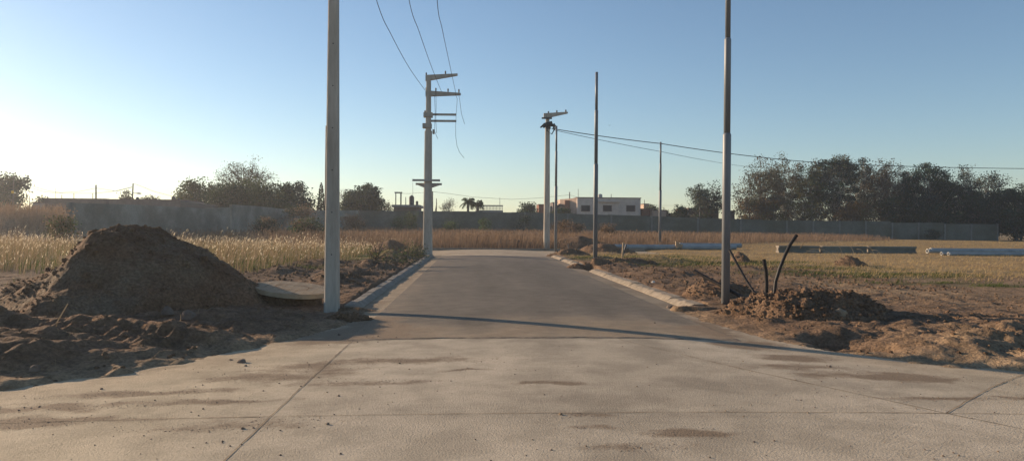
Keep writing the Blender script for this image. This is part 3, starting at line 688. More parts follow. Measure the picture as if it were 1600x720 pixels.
def beam(px0, px1, pyc, Y_, label):
    a = at(px0, pyc, Y_); c = at(px1, pyc, Y_+1.2); z0 = Hs(a.x, a.y)-.01; h = .44
    c.y = a.y; c.x -= .55
    e = empty('concrete_beam', (a.x, a.y, z0), label, 'concrete beam', 'grooved concrete beams lying in the field')
    ln = c.x-a.x; b = MB()
    for (zc, hh, dp) in ((z0+.06, .12, .46), (z0+.23, .22, .26), (z0+.40, .12, .46)): b.box((a.x+ln/2, a.y+.3, zc), (ln, dp, hh))
    b.build('beam', MT['block'], e)
    b = MB()
    for (zc, hh, dp) in ((z0+.06, .12, .46), (z0+.23, .22, .26), (z0+.40, .12, .46)): b.box((a.x-.03, a.y+.28, zc), (.08, dp*1.01, hh*1.01))
    b.build('end_face', MT['kerbdark'], e)
beam(1219, 1281, 390, 47, 'left grooved concrete beam lying behind the tall curved pipe')
beam(1287, 1354, 390, 47, 'middle grooved concrete beam lying under the arching grass stalks')
beam(1362, 1429, 390, 47, 'right grooved concrete beam lying left of the ringed tubes')

# ------------------------------------------------------------------ block walls
def wall(name, label, pts, th=.2, base=-.6, post_every=None, group=None, mm='block', course=None):
    """pts: (px, ytop, Y) along the top of the wall as the photograph shows it"""
    P = [at(*q) for q in pts]; e = empty(name, (P[0].x, P[0].y, Hs(P[0].x, P[0].y)), label, 'wall', group); b = MB()
    rw = random.Random(9); PP = []
    for a, c in zip(P[:-1], P[1:]):
        if (c-a).length < .3: continue
        n_ = max(1, int((c-a).length/3.8)); prev = a
        for k in range(1, n_+1):
            q = a.lerp(c, k/n_); dz = Vector((0, 0, rw.uniform(-.035, .035))); PP.append((prev+dz, q+dz)); prev = q
    for i, (a, c) in enumerate(PP):
        t = Vector((c.x-a.x, c.y-a.y, 0)).normalized(); n = Vector((-t.y, t.x, 0))*th/2
        b.hexa([(a.x-n.x, a.y-n.y, base), (c.x-n.x, c.y-n.y, base), (c.x+n.x, c.y+n.y, base), (a.x+n.x, a.y+n.y, base), (a.x-n.x, a.y-n.y, a.z), (c.x-n.x, c.y-n.y, c.z), (c.x+n.x, c.y+n.y, c.z), (a.x+n.x, a.y+n.y, a.z)])
    b.build('block_panel', MT[mm], e)
    if post_every:
        for (px, yt, Y_) in post_every:
            q = at(px, yt, Y_); MB().box((q.x, q.y-.06, (q.z+.03+base)/2), (.24, .26, q.z+.03-base)).build('post', MT['blockpost'], e)
    return e
def ytop(px, tab): return float(np.interp(px, [t[0] for t in tab], [t[1] for t in tab]))
TB = [(560, 329), (660, 329.5), (800, 331.5), (900, 334), (1000, 337), (1100, 340.5), (1200, 344), (1229, 344.5), (1391, 345.5)]
WY = 106.0
wp = [(x, ytop(x, TB), WY) for x in (560, 660, 800, 900, 1000, 1100, 1200, 1229, 1391)]+[(1391.1, 348, WY), (1474, 348.2, WY), (1474.1, 349.8, WY), (1558, 350.4, WY)]
# a step in the top needs both heights: build as separate runs in one panel mesh
P = [at(*q) for q in wp]
posts = [(1229+41.1*k, (345.4 if 1229+41.1*k < 1385 else 348 if 1229+41.1*k < 1470 else 350), WY) for k in range(9)]+[(1157, 342, WY), (1018, 337.4, WY), (887, 333.6, WY), (1090, 340, WY), (955, 335.5, WY), (820, 332, WY)]
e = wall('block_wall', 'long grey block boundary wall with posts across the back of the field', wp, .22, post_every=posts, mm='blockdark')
TA = [(108, 317), (200, 319.5), (280, 323.5), (322, 325.5), (359, 325)]
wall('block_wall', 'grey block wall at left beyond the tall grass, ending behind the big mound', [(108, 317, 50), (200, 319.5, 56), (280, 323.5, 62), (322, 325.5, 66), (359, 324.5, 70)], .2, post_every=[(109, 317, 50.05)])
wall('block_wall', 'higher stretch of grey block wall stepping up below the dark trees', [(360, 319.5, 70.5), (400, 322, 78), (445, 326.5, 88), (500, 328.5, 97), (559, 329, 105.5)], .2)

# ------------------------------------------------------------------ grass
def stems(x, y, h, lean, head, w, seed, wind=(.8, -.25), hw=.018, hl=.14, levels=3, headf=1.0, z=None):
    """ribbons: returns verts, quads, material index (0 stem, 1 head)"""
    rg = np.random.default_rng(seed); n = len(x); z0 = (H(x, y) if z is None else z)-.03
    ang = rg.uniform(0, 6.283, n); ln = lean*rg.uniform(.3, 1.3, n)*h
    dx = np.cos(ang)*ln*.6+wind[0]*ln*.7; dy = np.sin(ang)*ln*.6+wind[1]*ln*.7
    fa = rg.uniform(0, 3.1416, n); fx = np.cos(fa); fy = np.sin(fa)*.8
    V = []; Qd = []; mi = []
    T = np.linspace(0, 1, levels+1)
    for t in T:
        ww = w*(1-.6*t)*.5
        cx = x+dx*t*t; cy = y+dy*t*t; cz = z0+h*(t-.12*lean*t*t)
        V += [np.stack([cx-fx*ww, cy-fy*ww, cz], 1), np.stack([cx+fx*ww, cy+fy*ww, cz], 1)]
    base = np.arange(n)
    for k in range(levels):
        Qd.append(np.stack([base+2*k*n, base+(2*k+1)*n, base+(2*k+3)*n, base+(2*k+2)*n], 1)); mi.append(np.zeros(n, int))
    if head:
        sel = rg.random(n) < headf
        sx = dx*2/h; sy = dy*2/h
        k0 = len(V)
        for t, q in ((0, .3), (.45, 1), (1, .12)):
            L_ = hl*t; cx = x+dx+sx*L_*.6; cy = y+dy+sy*L_*.6; cz = z0+h*(1-.12*lean)+L_*(.9-.5*lean)
            V += [np.stack([cx-fx*hw*q, cy-fy*hw*q, cz], 1), np.stack([cx+fx*hw*q, cy+fy*hw*q, cz], 1)]
        for k in range(2):
            b_ = base[sel]; o = k0+2*k; Qd.append(np.stack([b_+o*n, b_+(o+1)*n, b_+(o+3)*n, b_+(o+2)*n], 1)); mi.append(np.ones(sel.sum(), int))
    return np.concatenate(V), np.concatenate(Qd), np.concatenate(mi)
def grass(name, label, cat, x, y, h, mats, seed, **k):
    V, Qd, mi = stems(x, y, h, seed=seed, **k); o = npmesh(name, V, Qd, mats, mi=mi); return tag(o, label, cat, kind='stuff')
rg = np.random.default_rng(3)
FIELD_L = [(gp(x, y, .15).x, gp(x, y, .15).y) for x, y in ((-60, 425), (0, 424), (60, 432), (130, 440), (300, 440), (370, 432), (420, 424), (480, 415), (520, 411), (560, 403), (600, 393), (650, 389))]+[(-3.2, 52), (-3.2, 64), (-30, 64), (-45, 40)]
def sample(n, x0, x1, y0, y1, poly, p=1.0):
    x = rg.uniform(x0, x1, n); y = y0+(y1-y0)*rg.random(n)**p
    s = sdist(x, y, poly); k = s+.5*fbm(x*1.3, y*1.3, 140, 3) < 0; return x[k], y[k]
x, y = sample(66000, -42, -2.5, 16, 64, FIELD_L, 1.5); k = (fbm(x*.6, y*.6, 151, 4)*1.9+.55 > rg.random(len(x))); x = x[k]; y = y[k]
patch = fbm(x*.35, y*.35, 150, 3); h = (.80+.38*patch+.22*rg.standard_normal(len(x)))*np.clip(.45+.55*ss(-(sdist(x, y, FIELD_L))/1.6), .4, 1)*(1-.42*ss((y-30)/16))
far = y > 40
grass('tall_grass', 'tall dry golden grass with pale seed heads left of the road', 'grass', x, y, np.clip(h, .3, 1.5), [MT['straw'], MT['straw2']], 5, lean=.5, head=True, w=.014, hw=.0125, hl=.13, headf=.5)
x, y = sample(16000, -42, -2.5, 16, 50, FIELD_L, 1.2)
grass('undergrowth', 'low greenish undergrowth at the foot of the tall golden grass', 'grass', x, y, rg.uniform(.2, .55, len(x)), [MT['green'], MT['straw3']], 6, lean=.4, head=False, w=.02)
# far strip across the end of the street
FAR = [(-30, 60), (-12, 54), (-4, 52.3), (13, 52.3), (20, 60), (24, 68), (46, 84), (53, 90), (54, 105), (-45, 105), (-50, 70)]
x, y = sample(90000, -50, 56, 52, 105, FAR, 1.35)
h = (.86+.36*fbm(x*.25, y*.25, 160, 3)+.15*rg.standard_normal(len(x)))*(1-.35*ss((y-60)/25))*np.clip(.5+.5*ss(-sdist(x, y, FAR)/2.5), .4, 1)
grass('dry_grass', 'brown dry grass strip between the far street and the long wall', 'grass', x, y, np.clip(h, .3, 1.6), [MT['straw3'], MT['straw3']], 8, lean=.25, head=True, w=.035, hw=.03, hl=.2, headf=.22)
# embankment grass
x = rg.uniform(-75, -29, 26000); y = rg.uniform(42, 74, 26000); k = (sdist(x, y, [(-80, 42), (-33, 42), (-31, 52), (-36, 60), (-40, 75), (-85, 75)]) < 0); x = x[k]; y = y[k]
grass('embankment_grass', 'short brown grass over the raised bank at far left', 'grass', x, y, rg.uniform(.15, .45, len(x)), [MT['straw3'], MT['straw3']], 9, lean=.4, head=True, w=.04, hw=.025, hl=.15, headf=.3)
# short stubble in the right field
x = rg.uniform(4.8, 75, 120000); y = 19+78*rg.random(120000)**1.8
lim = 22+2.0*fbm(x*.5, y*.5, 50, 4)+np.clip(14-x, 0, 12)*1.3
k = (y > lim+rg.uniform(-1, 2.5, len(x))) & (road_sd(x, y) > .3) & (x < y*.95) & (sdist(x, y, FAR) > 0); x = x[k]; y = y[k]
grass('stubble', 'short straw coloured stubble covering the right field', 'grass', x, y, rg.uniform(.05, .16, len(x)), [MT['stubble'], MT['straw']], 10, lean=.8, head=False, w=.022, levels=2)
# green patches
xs_, ys_ = [], []
for (px, py, a, b_) in GREENS:
    p = gp(px, py, .1); n = int(900*a*b_**.6); xs_.append(p.x+rg.standard_normal(n)*a*.6); ys_.append(p.y+rg.standard_normal(n)*b_*.6)
x = np.concatenate(xs_); y = np.concatenate(ys_); k = (road_sd(x, y) > .1) & (fbm(x*.9, y*1.8, 170, 3) > -.05); x = x[k]; y = y[k]
grass('green_weeds', 'low green weeds in patches on both verges', 'weeds', x, y, rg.uniform(.04, .14, len(x)), [MT['green'], MT['green']], 12, lean=.9, head=False, w=.02, levels=2)
# scattered dry wisps on the verges
x = np.concatenate([rg.uniform(-9.5, -2.8, 2600), rg.uniform(5, 13, 2200)]); y = np.concatenate([8+26*rg.random(2600), 15+12*rg.random(2200)])
k = (road_sd(x, y) > .3) & (fbm(x*1.1, y*1.1, 180, 3) > .08); x = x[k]; y = y[k]
grass('dry_wisps', 'thin dry wisps lying over the bare soil verges', 'grass', x, y, rg.uniform(.04, .16, len(x)), [MT['straw'], MT['straw2']], 13, lean=1.6, head=False, w=.008, levels=2)
# single arching stalks
def stalk(px, py, Y_, dxp, hp, label, bend=.6, r=.007):
    a = at(px, py, Y_); z0 = Hs(a.x, a.y); k = Y_/F; P = []
    for i in range(9):
        t = i/8; P.append((a.x+dxp*k*t**2, a.y, z0+hp*k*(t-.35*t**3)*1.4))
    b = MB(); b.tube(P, [r*(1-.5*i/8) for i in range(9)], 5); d = Vector(P[-1])-Vector(P[-2])
    q = Vector(P[-1]); b.tube([q-d*2, q-d, q, q+d*1.0+Vector((0, 0, -.02))], [r, r*3.4, r*3, r*.5], 6, flat=.5)
    return tag(b.build('grass_stalk', MT['straw2'], smooth=True), label, 'grass stalk', 'arching grass stalks in the right field')
for i, (px, py, dx, hp, wd) in enumerate(((1290, 408, -26, 22, 'leftmost low'), (1306, 408, -35, 24, 'long left leaning'), (1318, 409, -22, 36, 'tall left leaning'), (1336, 410, -26, 38, 'tallest middle'), (1352, 409, -12, 22, 'short middle'), (1368, 408, -30, 32, 'right tall'), (1378, 409, -14, 20, 'short right'))):
    stalk(px, py, 33+i*.3, dx, hp, wd+' arching pale grass stalk before the concrete beams')
for i, (px, py, dx, hp, wd) in enumerate(((270, 400, -18, 30, 'arching pale stalk behind the right shoulder of the big mound'), (10, 425, 18, 12, 'low arching pale stalk at the left picture edge'))):
    stalk(px, py, 18.5, dx, hp, wd, r=.007)

# ------------------------------------------------------------------ plants and trees
def crown_pts(rr, n, c, rx, ry, rz, lobes):
    L_ = []
    for k in range(lobes):
        a = rr.uniform(0, 6.283); u = rr.uniform(-.75, .9); q = math.sqrt(max(0, 1-u*u))*rr.uniform(.35, .8)
        L_.append((c[0]+rx*q*math.cos(a), c[1]+ry*q*math.sin(a), c[2]+rz*u*.72, rr.uniform(.30, .5)))
    P = []
    while len(P) < n:
        if rr.random() < .6:
            d = Vector((rr.gauss(0, 1), rr.gauss(0, 1), rr.gauss(.1, 1))).normalized(); q = rr.uniform(.45, .92)*(1+.12*math.sin(3*d.x*5+n)+.10*math.sin(d.z*9+lobes))
            P.append((c[0]+d.x*rx*q, c[1]+d.y*ry*q, c[2]+d.z*rz*q)); continue
        lx, ly, lz, s = rr.choice(L_)
        d = Vector((rr.gauss(0, 1), rr.gauss(0, 1), rr.gauss(0, 1))).normalized()*(rr.random()**.4)
        P.append((lx+d.x*rx*s, ly+d.y*ry*s, lz+d.z*rz*s))
    return P
def tree(name, label, cat, pxc, ytop_, Y_, wpx, seed, cols=('md', 'dk'), clumps=70, per=45, leaf=.24, spread=.45, lobes=12, trunk=.25, bark='bark', ground=None, low=.15, group=None, limbs=40, hz=None, twig=3):
    rr = random.Random(seed); k = Y_/F; top = at(pxc, ytop_, Y_); x0 = top.x; gz = Hs(x0, Y_) if ground is None else ground
    hh = top.z-gz; rx = wpx*k/2*(1.28 if name == 'grove_tree' else 1.12 if cat == 'tree' else 1); zc0 = gz+hh*low; rz = (top.z-zc0)/2; c = (x0, Y_, zc0+rz)
    e = empty(name, (x0, Y_, gz), label, cat, group)
    P = crown_pts(rr, clumps, c, rx, min(rx, 5), rz, lobes)
    ntr = 1 if trunk < .4 and rr.random() < .5 else 2
    b = MB(); roots = []
    for q in range(ntr):
        bx = x0+rr.uniform(-.15, .15)*rx*(ntr-1); tx = x0+(rr.uniform(-.35, .35))*rx; pts = []
        for i in range(6):
            t = i/5; pts.append(Vector((bx+(tx-bx)*t+rr.uniform(-.12, .12), Y_+rr.uniform(-.1, .1), gz-.2+(zc0-gz+rz*1.1)*t)))
        b.tube(pts, [trunk*(1-.72*i/5)/(ntr**.4) for i in range(6)], 8); roots.append(pts)
    b.build('trunk', MT[bark], e, smooth=True)
    b = MB()
    for i, q in enumerate(P[:limbs]):
        r_ = rr.choice(roots); s = r_[rr.choice((2, 3, 4, 5))]; q = Vector(q)
        if q.z < s.z-.5: s = r_[1]
        m = s.lerp(q, .5)+Vector((rr.uniform(-.3, .3), rr.uniform(-.3, .3), rr.uniform(.0, .5)))*rx*.12
        b.tube([s, m, q], [trunk*.28, trunk*.16, trunk*.05], 5, caps=False)
        for j in range(twig):
            d = Vector((rr.gauss(0, 1), rr.gauss(0, 1), rr.gauss(.4, 1))).normalized()*spread*rr.uniform(1, 2.2)*1.2
            b.tube([m.lerp(q, rr.uniform(.4, 1)), q+d], [trunk*.06+.008, .012], 4, caps=False)
    if limbs: b.build('limbs', MT[bark], e)
    rg2 = np.random.default_rng(seed); C = np.array(P); per = int(per*(1.6 if cat == 'tree' and per > 32 else 2.0 if name == 'grove_tree' else 1.2)); n = len(C)*per
    ci = np.repeat(np.arange(len(C)), per); size_c = rg2.uniform(.6, 1.5, len(C))
    off = np.clip(rg2.standard_normal((n, 3)), -1.7, 1.7)*spread*size_c[ci][:, None]*np.array([1, 1, .75]); ctr = C[ci]+off
    u = rg2.standard_normal((n, 3)); u /= np.linalg.norm(u, axis=1)[:, None]; v = np.cross(u, rg2.standard_normal((n, 3))); v /= np.linalg.norm(v, axis=1)[:, None]
    s = leaf*1.15*rg2.uniform(.5, 1.25, n)[:, None]
    V = np.concatenate([ctr-u*s*.5, ctr+v*s*.32, ctr+u*s*.5, ctr-v*s*.32]); i = np.arange(n)
    cm = rg2.integers(0, len(cols), len(C))
    npmesh('crown', V, np.stack([i, i+n, i+2*n, i+3*n], 1), [LEAF[c_] for c_ in cols], e, mi=cm[ci])
    return e
T = tree
gL = 'trees beyond the walls on the left'
T('leafy_tree', 'grey green tree at the left picture edge behind the lamp post', 'tree', 12, 269, 105, 50, 101, ('gy', 'bg', 'md'), 60, 60, .3, .5, 10, .3, low=.2, group=gL, ground=1)
T('small_tree', 'small pointed tree left of the long flat building', 'tree', 64, 304, 120, 12, 102, ('gy', 'bg'), 18, 60, .26, .4, 6, .12, low=.1, ground=1, group=gL, limbs=8)
T('small_tree', 'small round tree behind the left wall beside the leaning lamp post', 'tree', 197, 300, 110, 17, 103, ('ol', 'gy'), 20, 50, .24, .35, 6, .12, low=.45, ground=1, group=gL, limbs=10)
T('low_shrub', 'low wispy olive shrub on the wall top right of the leaning lamp post', 'shrub', 232, 306, 100, 34, 104, ('ol', 'gy'), 26, 40, .22, .35, 9, .06, low=.5, ground=1, limbs=10)
T('leafy_tree', 'light green rounded tree left of the tall sparse one', 'tree', 312, 281, 100, 70, 105, ('lt', 'ol', 'md'), 90, 60, .26, .45, 14, .25, low=.15, ground=1, group=gL)
T('sparse_tree', 'tall airy tree with thin grey top standing above the dense left trees', 'tree', 384, 247, 108, 84, 106, ('gy', 'ol', 'gy'), 130, 22, .20, .45, 16, .3, low=.28, ground=1, group=gL, limbs=110, twig=4)
T('leafy_tree', 'dark dense tree in front of the tall airy one', 'tree', 402, 279, 98, 116, 107, ('md', 'dk', 'lt'), 120, 70, .26, .5, 16, .3, low=.05, ground=1, group=gL)
T('leafy_tree', 'dark green tree sloping down towards the conifer', 'tree', 446, 288, 104, 88, 108, ('dk', 'bg', 'dk'), 110, 75, .26, .5, 13, .3, low=.05, ground=1, group=gL)
T('leafy_tree', 'small dark bush tree filling the gap left of the airy tree', 'tree', 352, 284, 95, 58, 109, ('dk', 'md'), 50, 60, .26, .45, 9, .2, low=.1, ground=1, group=gL)
T('leafy_tree', 'round dark tree right of the nearest concrete pole', 'tree', 566, 287, 112, 62, 110, ('dk', 'md', 'bg'), 150, 80, .26, .42, 18, .3, low=.12, ground=1, group=gL)
T('small_tree', 'small sparse brown bush right of the round dark tree', 'shrub', 604, 314, 112, 22, 111, ('ol', 'br'), 22, 26, .22, .35, 7, .1, low=.3, ground=1, limbs=20)
T('bare_shrub', 'bare grey twiggy shrub left of the palm', 'shrub', 701, 305, 115, 30, 112, ('gy', 'gy'), 45, 8, .14, .35, 9, .12, bark='palebark', low=.2, ground=1, limbs=45, twig=5)
T('bare_shrub', 'pale bare treetop left of the round dark tree', 'shrub', 536, 288, 116, 14, 113, ('gy', 'gy'), 16, 6, .14, .35, 5, .1, bark='palebark', low=.4, ground=1, limbs=16, twig=5)
T('leafy_tree', 'low dark tree behind the wall left of the far concrete pole', 'tree', 824, 318, 125, 34, 114, ('dk', 'md'), 50, 55, .26, .42, 10, .2, low=.1, ground=1)
T('small_tree', 'small dark tree behind the far concrete pole', 'tree', 878, 317, 128, 20, 115, ('dk', 'md'), 22, 55, .26, .4, 6, .15, low=.1, ground=1, limbs=8)
T('leafy_tree', 'small green tree right of the two storey cream house', 'tree', 1020, 314, 140, 24, 116, ('lt', 'md'), 40, 60, .26, .4, 8, .2, low=.1, ground=.7)
T('small_tree', 'dark pointed bush left of the brown brick wall', 'shrub', 1063, 320, 118, 24, 117, ('dk', 'bg'), 40, 55, .24, .35, 8, .15, low=.0, ground=.6)
T('small_tree', 'low olive tree over the pale wall roofs right of the pink house', 'tree', 1046, 325, 130, 26, 118, ('ol', 'lt'), 26, 45, .24, .35, 8, .12, low=.2, ground=.6, limbs=8)
T('sparse_tree', 'open grey green tree just left of the nearest steel pole', 'tree', 1104, 283, 120, 52, 119, ('bg', 'md', 'gy'), 95, 38, .24, .42, 14, .22, low=.22, ground=.6, limbs=80)
gR = 'trees of the grove behind the long wall'
RT = [(1190, 247, 116, 78, ('gy', 'rd', 'gy'), 190, 30, 'airy reddish grey tree at the left end of the grove', .08, 'bark'),
      (1185, 300, 113, 56, ('ol', 'gy', 'br'), 90, 50, 'olive bushy tree under the airy left end tree of the grove', .0, 'bark'),
      (1228, 243, 122, 60, ('gy', 'ol', 'rd'), 150, 34, 'airy grey tree second from the left in the grove', .12, 'palebark'),
      (1268, 252, 118, 56, ('ol', 'gy', 'md'), 150, 45, 'olive grey tree third from the left in the grove', .05, 'bark'),
      (1306, 240, 117, 66, ('bg', 'gy', 'dk'), 190, 50, 'tall rounded dark topped tree left of the grove middle', .22, 'palebark'),
      (1345, 245, 121, 64, ('gy', 'bg', 'gy'), 190, 36, 'tall greyish tree in the middle of the grove', .15, 'palebark'),
      (1384, 247, 118, 62, ('gy', 'gy', 'rd'), 170, 28, 'silvery bare branched tree right of the grove middle', .15, 'palebark'),
      (1340, 312, 113, 56, ('br', 'rd', 'ol'), 100, 50, 'low rusty brown bush tree under the grove middle', .0, 'bark'),
      (1405, 300, 114, 70, ('dk', 'ol', 'md'), 120, 60, 'dark low tree under the right half of the grove', .0, 'bark'),
      (1440, 247, 116, 82, ('bg', 'dk', 'dk'), 250, 60, 'largest dense dark tree in the right part of the grove', .16, 'palebark'),
      (1476, 272, 118, 66, ('dk', 'bg', 'bg'), 180, 60, 'dense dark tree right of the largest dark one', .08, 'bark'),
      (1450, 318, 112, 90, ('dk', 'dk', 'md'), 140, 70, 'low black green bush mass under the largest dark tree', .0, 'bark'),
      (1516, 256, 117, 40, ('gy', 'bg'), 70, 26, 'thin spindly grey tree right of the dark grove trees', .1, 'bark'),
      (1547, 254, 117, 46, ('gy', 'ol', 'bg'), 90, 26, 'feathery pointed tree with a thin leading shoot', .1, 'bark'),
      (1530, 298, 112, 60, ('dk', 'md', 'bg'), 130, 60, 'dark low tree under the feathery pointed ones', .0, 'bark'),
      (1590, 284, 110, 66, ('dk', 'bg', 'md'), 180, 65, 'dark dense tree at the right picture edge', .0, 'bark'),
      (1590, 325, 106.5, 70, ('dk', 'dk'), 130, 70, 'black green bush mass right of the wall end', .0, 'bark'),
      (1250, 312, 113, 70, ('ol', 'br', 'gy'), 70, 40, 'loose olive bush tree low in the left part of the grove', .0, 'palebark'),
      (1640, 270, 120, 80, ('dk', 'md'), 120, 60, 'dark tree just outside the right picture edge', .05, 'bark')]
for i, (px, yt, Y_, w, cols, cl, per, lab, low, bk) in enumerate(RT):
    T('grove_tree', lab, 'tree', px, yt, Y_, w, 200+i, cols, cl, per, .23, .42, 16, .24, bk, .2, low, gR, min(cl, 120), twig=3)
# conifer
def conifer(px, yt, yb, Y_, w, label):
    rr = random.Random(44); k = Y_/F; t = at(px, yt, Y_); z0 = 1.0; e = empty('conifer', (t.x, Y_, z0), label, 'tree')
    MB().tube([(t.x, Y_, z0-.2), (t.x, Y_, t.z)], [.16, .02], 6).build('trunk', MT['bark'], e)
    b = MB(); hh = t.z-z0
    for i in range(46):
        f = 1-i/46; z = t.z-hh*(1-f)*.9; r = w*k/2*(1-f)**.75*rr.uniform(.75, 1.15)+.1
        for j in range(9):
            a = rr.uniform(0, 6.283); d = Vector((math.cos(a), math.sin(a), 0)); o = Vector((t.x, Y_, z)); tip = o+d*r+Vector((0, 0, -.28*r+.1)); s = Vector((-d.y, d.x, 0))*r*.16
            mid = o.lerp(tip, .55)
            b.add([o, mid-s+Vector((0, 0, .05)), tip, mid+s], [(0, 1, 2, 3)], rr.randrange(2)); b.add([mid-s*1.5-Vector((0, 0, .18)), mid+Vector((0, 0, .1)), mid+s*1.5-Vector((0, 0, .18)), tip], [(0, 1, 3), (1, 2, 3)], 0)
    b.build('crown', [LEAF['dk'], LEAF['bg']], e)
conifer(502, 286, 325, 110, 24, 'narrow dark conifer just left of the nearest concrete pole')
# palm
def palm(px, yt, Y_, w, label, gz=1.0, seed=3):
    rr = random.Random(seed); k = Y_/F; t = at(px, yt+9, Y_); e = empty('palm_tree', (t.x, Y_, gz), label, 'palm'); R_ = w*k/2
    MB().tube([(t.x, Y_, gz-.2), (t.x+.05, Y_, t.z-.3)], [.22, .18], 8).build('trunk', MT['bark'], e)
    b = MB()
    for i in range(34):
        a = rr.uniform(0, 6.283); el = rr.uniform(-.25, 1.2); d = Vector((math.cos(a), math.sin(a), 0)); o = Vector((t.x, Y_, t.z)); P = []
        for j in range(8): s = j/7; P.append(o+d*R_*1.05*s*(math.cos(el)*.6+.5)+Vector((0, 0, R_*(math.sin(el)*s*1.5-.75*s*s))))
        for j in range(7):
            sd = Vector((-d.y, d.x, 0))*.02
            b.add([P[j]-sd, P[j]+sd, P[j+1]+sd, P[j+1]-sd], [(0, 1, 2, 3)], 0)
            for q in range(3):
                m = P[j].lerp(P[j+1], q/3); 
                for s2 in (-1, 1):
                    lf = Vector((-d.y, d.x, 0))*s2*.42*(1-.5*j/7)+Vector((0, 0, -.32)); b.add([m, m+d*.07, m+lf+d*.1], [(0, 1, 2)], rr.randrange(2))
    b.build('crown', [LEAF['md'], LEAF['lt']], e)
palm(731, 306, 114, 22, 'palm with drooping fronds above the wall, larger left one'); palm(746, 309, 118, 18, 'palm with drooping fronds above the wall, smaller right one', seed=9)
# brush and weeds before the wall
def brush(name, label, px, yt, Y_, w, cols, seed, cl=40, per=60, hgt=None, cat='shrub', leaf=.12, group=None): return T(name, label, cat, px, yt, Y_, w, seed, cols, cl, per, leaf, .28, 9, .05, 'bark', None, .0, group, 14, twig=2)
LEAF['dry'] = MT['straw3']; LEAF['gn'] = mat('leaf weed', (.05, .085, .03), (.09, .13, .05), 1, .7, trans=.35)
brush('dry_bush', 'brown dry bush spilling over the wall left of the nearest pole', 470, 319, 84, 64, ('dry', 'dk', 'dry'), 301, 70)
brush('dark_bush', 'dark shaded bush at the wall foot left of the brown dry bush', 415, 336, 66, 50, ('dk', 'bg', 'dry'), 302, 60)
brush('green_bush', 'green bush in front of the wall left of the nearest pole', 482, 341, 62, 60, ('gn', 'dk', 'dry'), 303, 50)
brush('dry_bush', 'rounded brown dry bush right of the nearest pole', 550, 334, 88, 44, ('dry', 'dry', 'br'), 304, 60)
brush('green_bush', 'green leafy bush before the wall left of the second pole', 641, 328, 96, 24, ('gn', 'lt'), 305, 30)
brush('green_bush', 'smaller green bush left of the leafy one before the wall', 622, 338, 92, 16, ('gn', 'gn'), 306, 18)
brush('green_bush', 'green bush before the wall right of the second pole', 704, 341, 94, 22, ('gn', 'gn'), 307, 24)
brush('green_bush', 'green bush before the wall under the railing', 756, 340, 94, 16, ('gn', 'gn'), 308, 18)
brush('ivy_bush', 'dark creeping bush on the wall behind the far poles', 818, 334, 103, 26, ('bg', 'dk'), 309, 26)
brush('dry_bush', 'wide brown dry bush behind the thin far steel pole', 885, 345, 80, 60, ('dry', 'dry', 'br'), 310, 60)
brush('dry_bush', 'small brown dry bush right of the middle steel pole', 950, 350, 82, 30, ('dry', 'br'), 311, 26)
brush('dark_bush', 'dark patch of bush at the far right wall foot', 1460, 358, 104, 24, ('bg', 'dk'), 312, 20)
brush('green_bush', 'low green bush at the foot of the embankment at left', 97, 331, 47, 26, ('ol', 'dry', 'gn'), 313, 30)
brush('weed_clump', 'dry weed clump on the kerb left of the second pole', 650, 386, 37, 18, ('dry', 'gn'), 314, 20, 40, leaf=.06)
brush('weed_clump', 'leafy weed clump on the left verge near the kerb', 632, 398, 30, 18, ('gn', 'gy'), 315, 18, 30, leaf=.06)
brush('weed_clump', 'yellow green weed clump on the left verge', 588, 401, 28, 16, ('ol', 'gn'), 316, 16, 30, leaf=.06)

# ------------------------------------------------------------------ buildings
def building(name, label, x0, x1, yt, Y_, depth, m, roof=None, zb=0, cap=.12, group=None):
    a = at(x0, yt, Y_); c = at(x1, yt, Y_); zt = (a.z+c.z)/2; e = empty(name, ((a.x+c.x)/2, Y_, zb), label, 'building', group)
    MB().box(((a.x+c.x)/2, Y_+depth/2, (zt+zb)/2), (c.x-a.x, depth, zt-zb)).build('wall', MT[m], e)
    if cap: MB().box(((a.x+c.x)/2, Y_+depth/2, zt+cap/2+.002), (c.x-a.x+.2, depth+.2, cap)).build('roof', MT[roof or 'roofm'], e)
    return e, a.x, c.x, zt
def win(e, x0, x1, y0, y1, Y_, fr='roofm'):
    a = at(x0, y0, Y_); c = at(x1, y1, Y_); cx, cz = (a.x+c.x)/2, (a.z+c.z)/2; w, h = c.x-a.x, a.z-c.z; b = MB()
    for s in (-1, 1):
        b.box((cx+s*(w/2-.05), Y_-.03, cz), (.1, .12, h)); b.box((cx, Y_-.03, cz+s*(h/2-.05)), (w-.2, .12, .1))
    f = b.build('window', MT[fr], e); g_ = MB(); g_.box((cx, Y_-.012, cz), (w-.18, .02, h-.18)); o = g_.build('pane', MT['glass'], f)
    o.location = (0, 0, 0)      # parent mesh already carries the offset
    return f
def tankobj(px, yt, yb, Y_, wpx, label, m='tank'):
    k = Y_/F; a = at(px, yt, Y_); c = at(px, yb, Y_); r = wpx*k/2; h = a.z-c.z; e = empty('water_tank', (a.x, Y_+.8, c.z), label, 'water tank')
    MB().tube([(a.x, Y_+.8, c.z), (a.x, Y_+.8, c.z+h*.78), (a.x, Y_+.8, c.z+h*.9), (a.x, Y_+.8, c.z+h*.95)], [r, r, r*.7, r*.35], 16).build('barrel', MT[m], e, smooth=False)
    MB().tube([(a.x, Y_+.8, c.z+h*.952), (a.x, Y_+.8, a.z)], [r*.3, r*.3], 10).build('cap', MT[m], e)
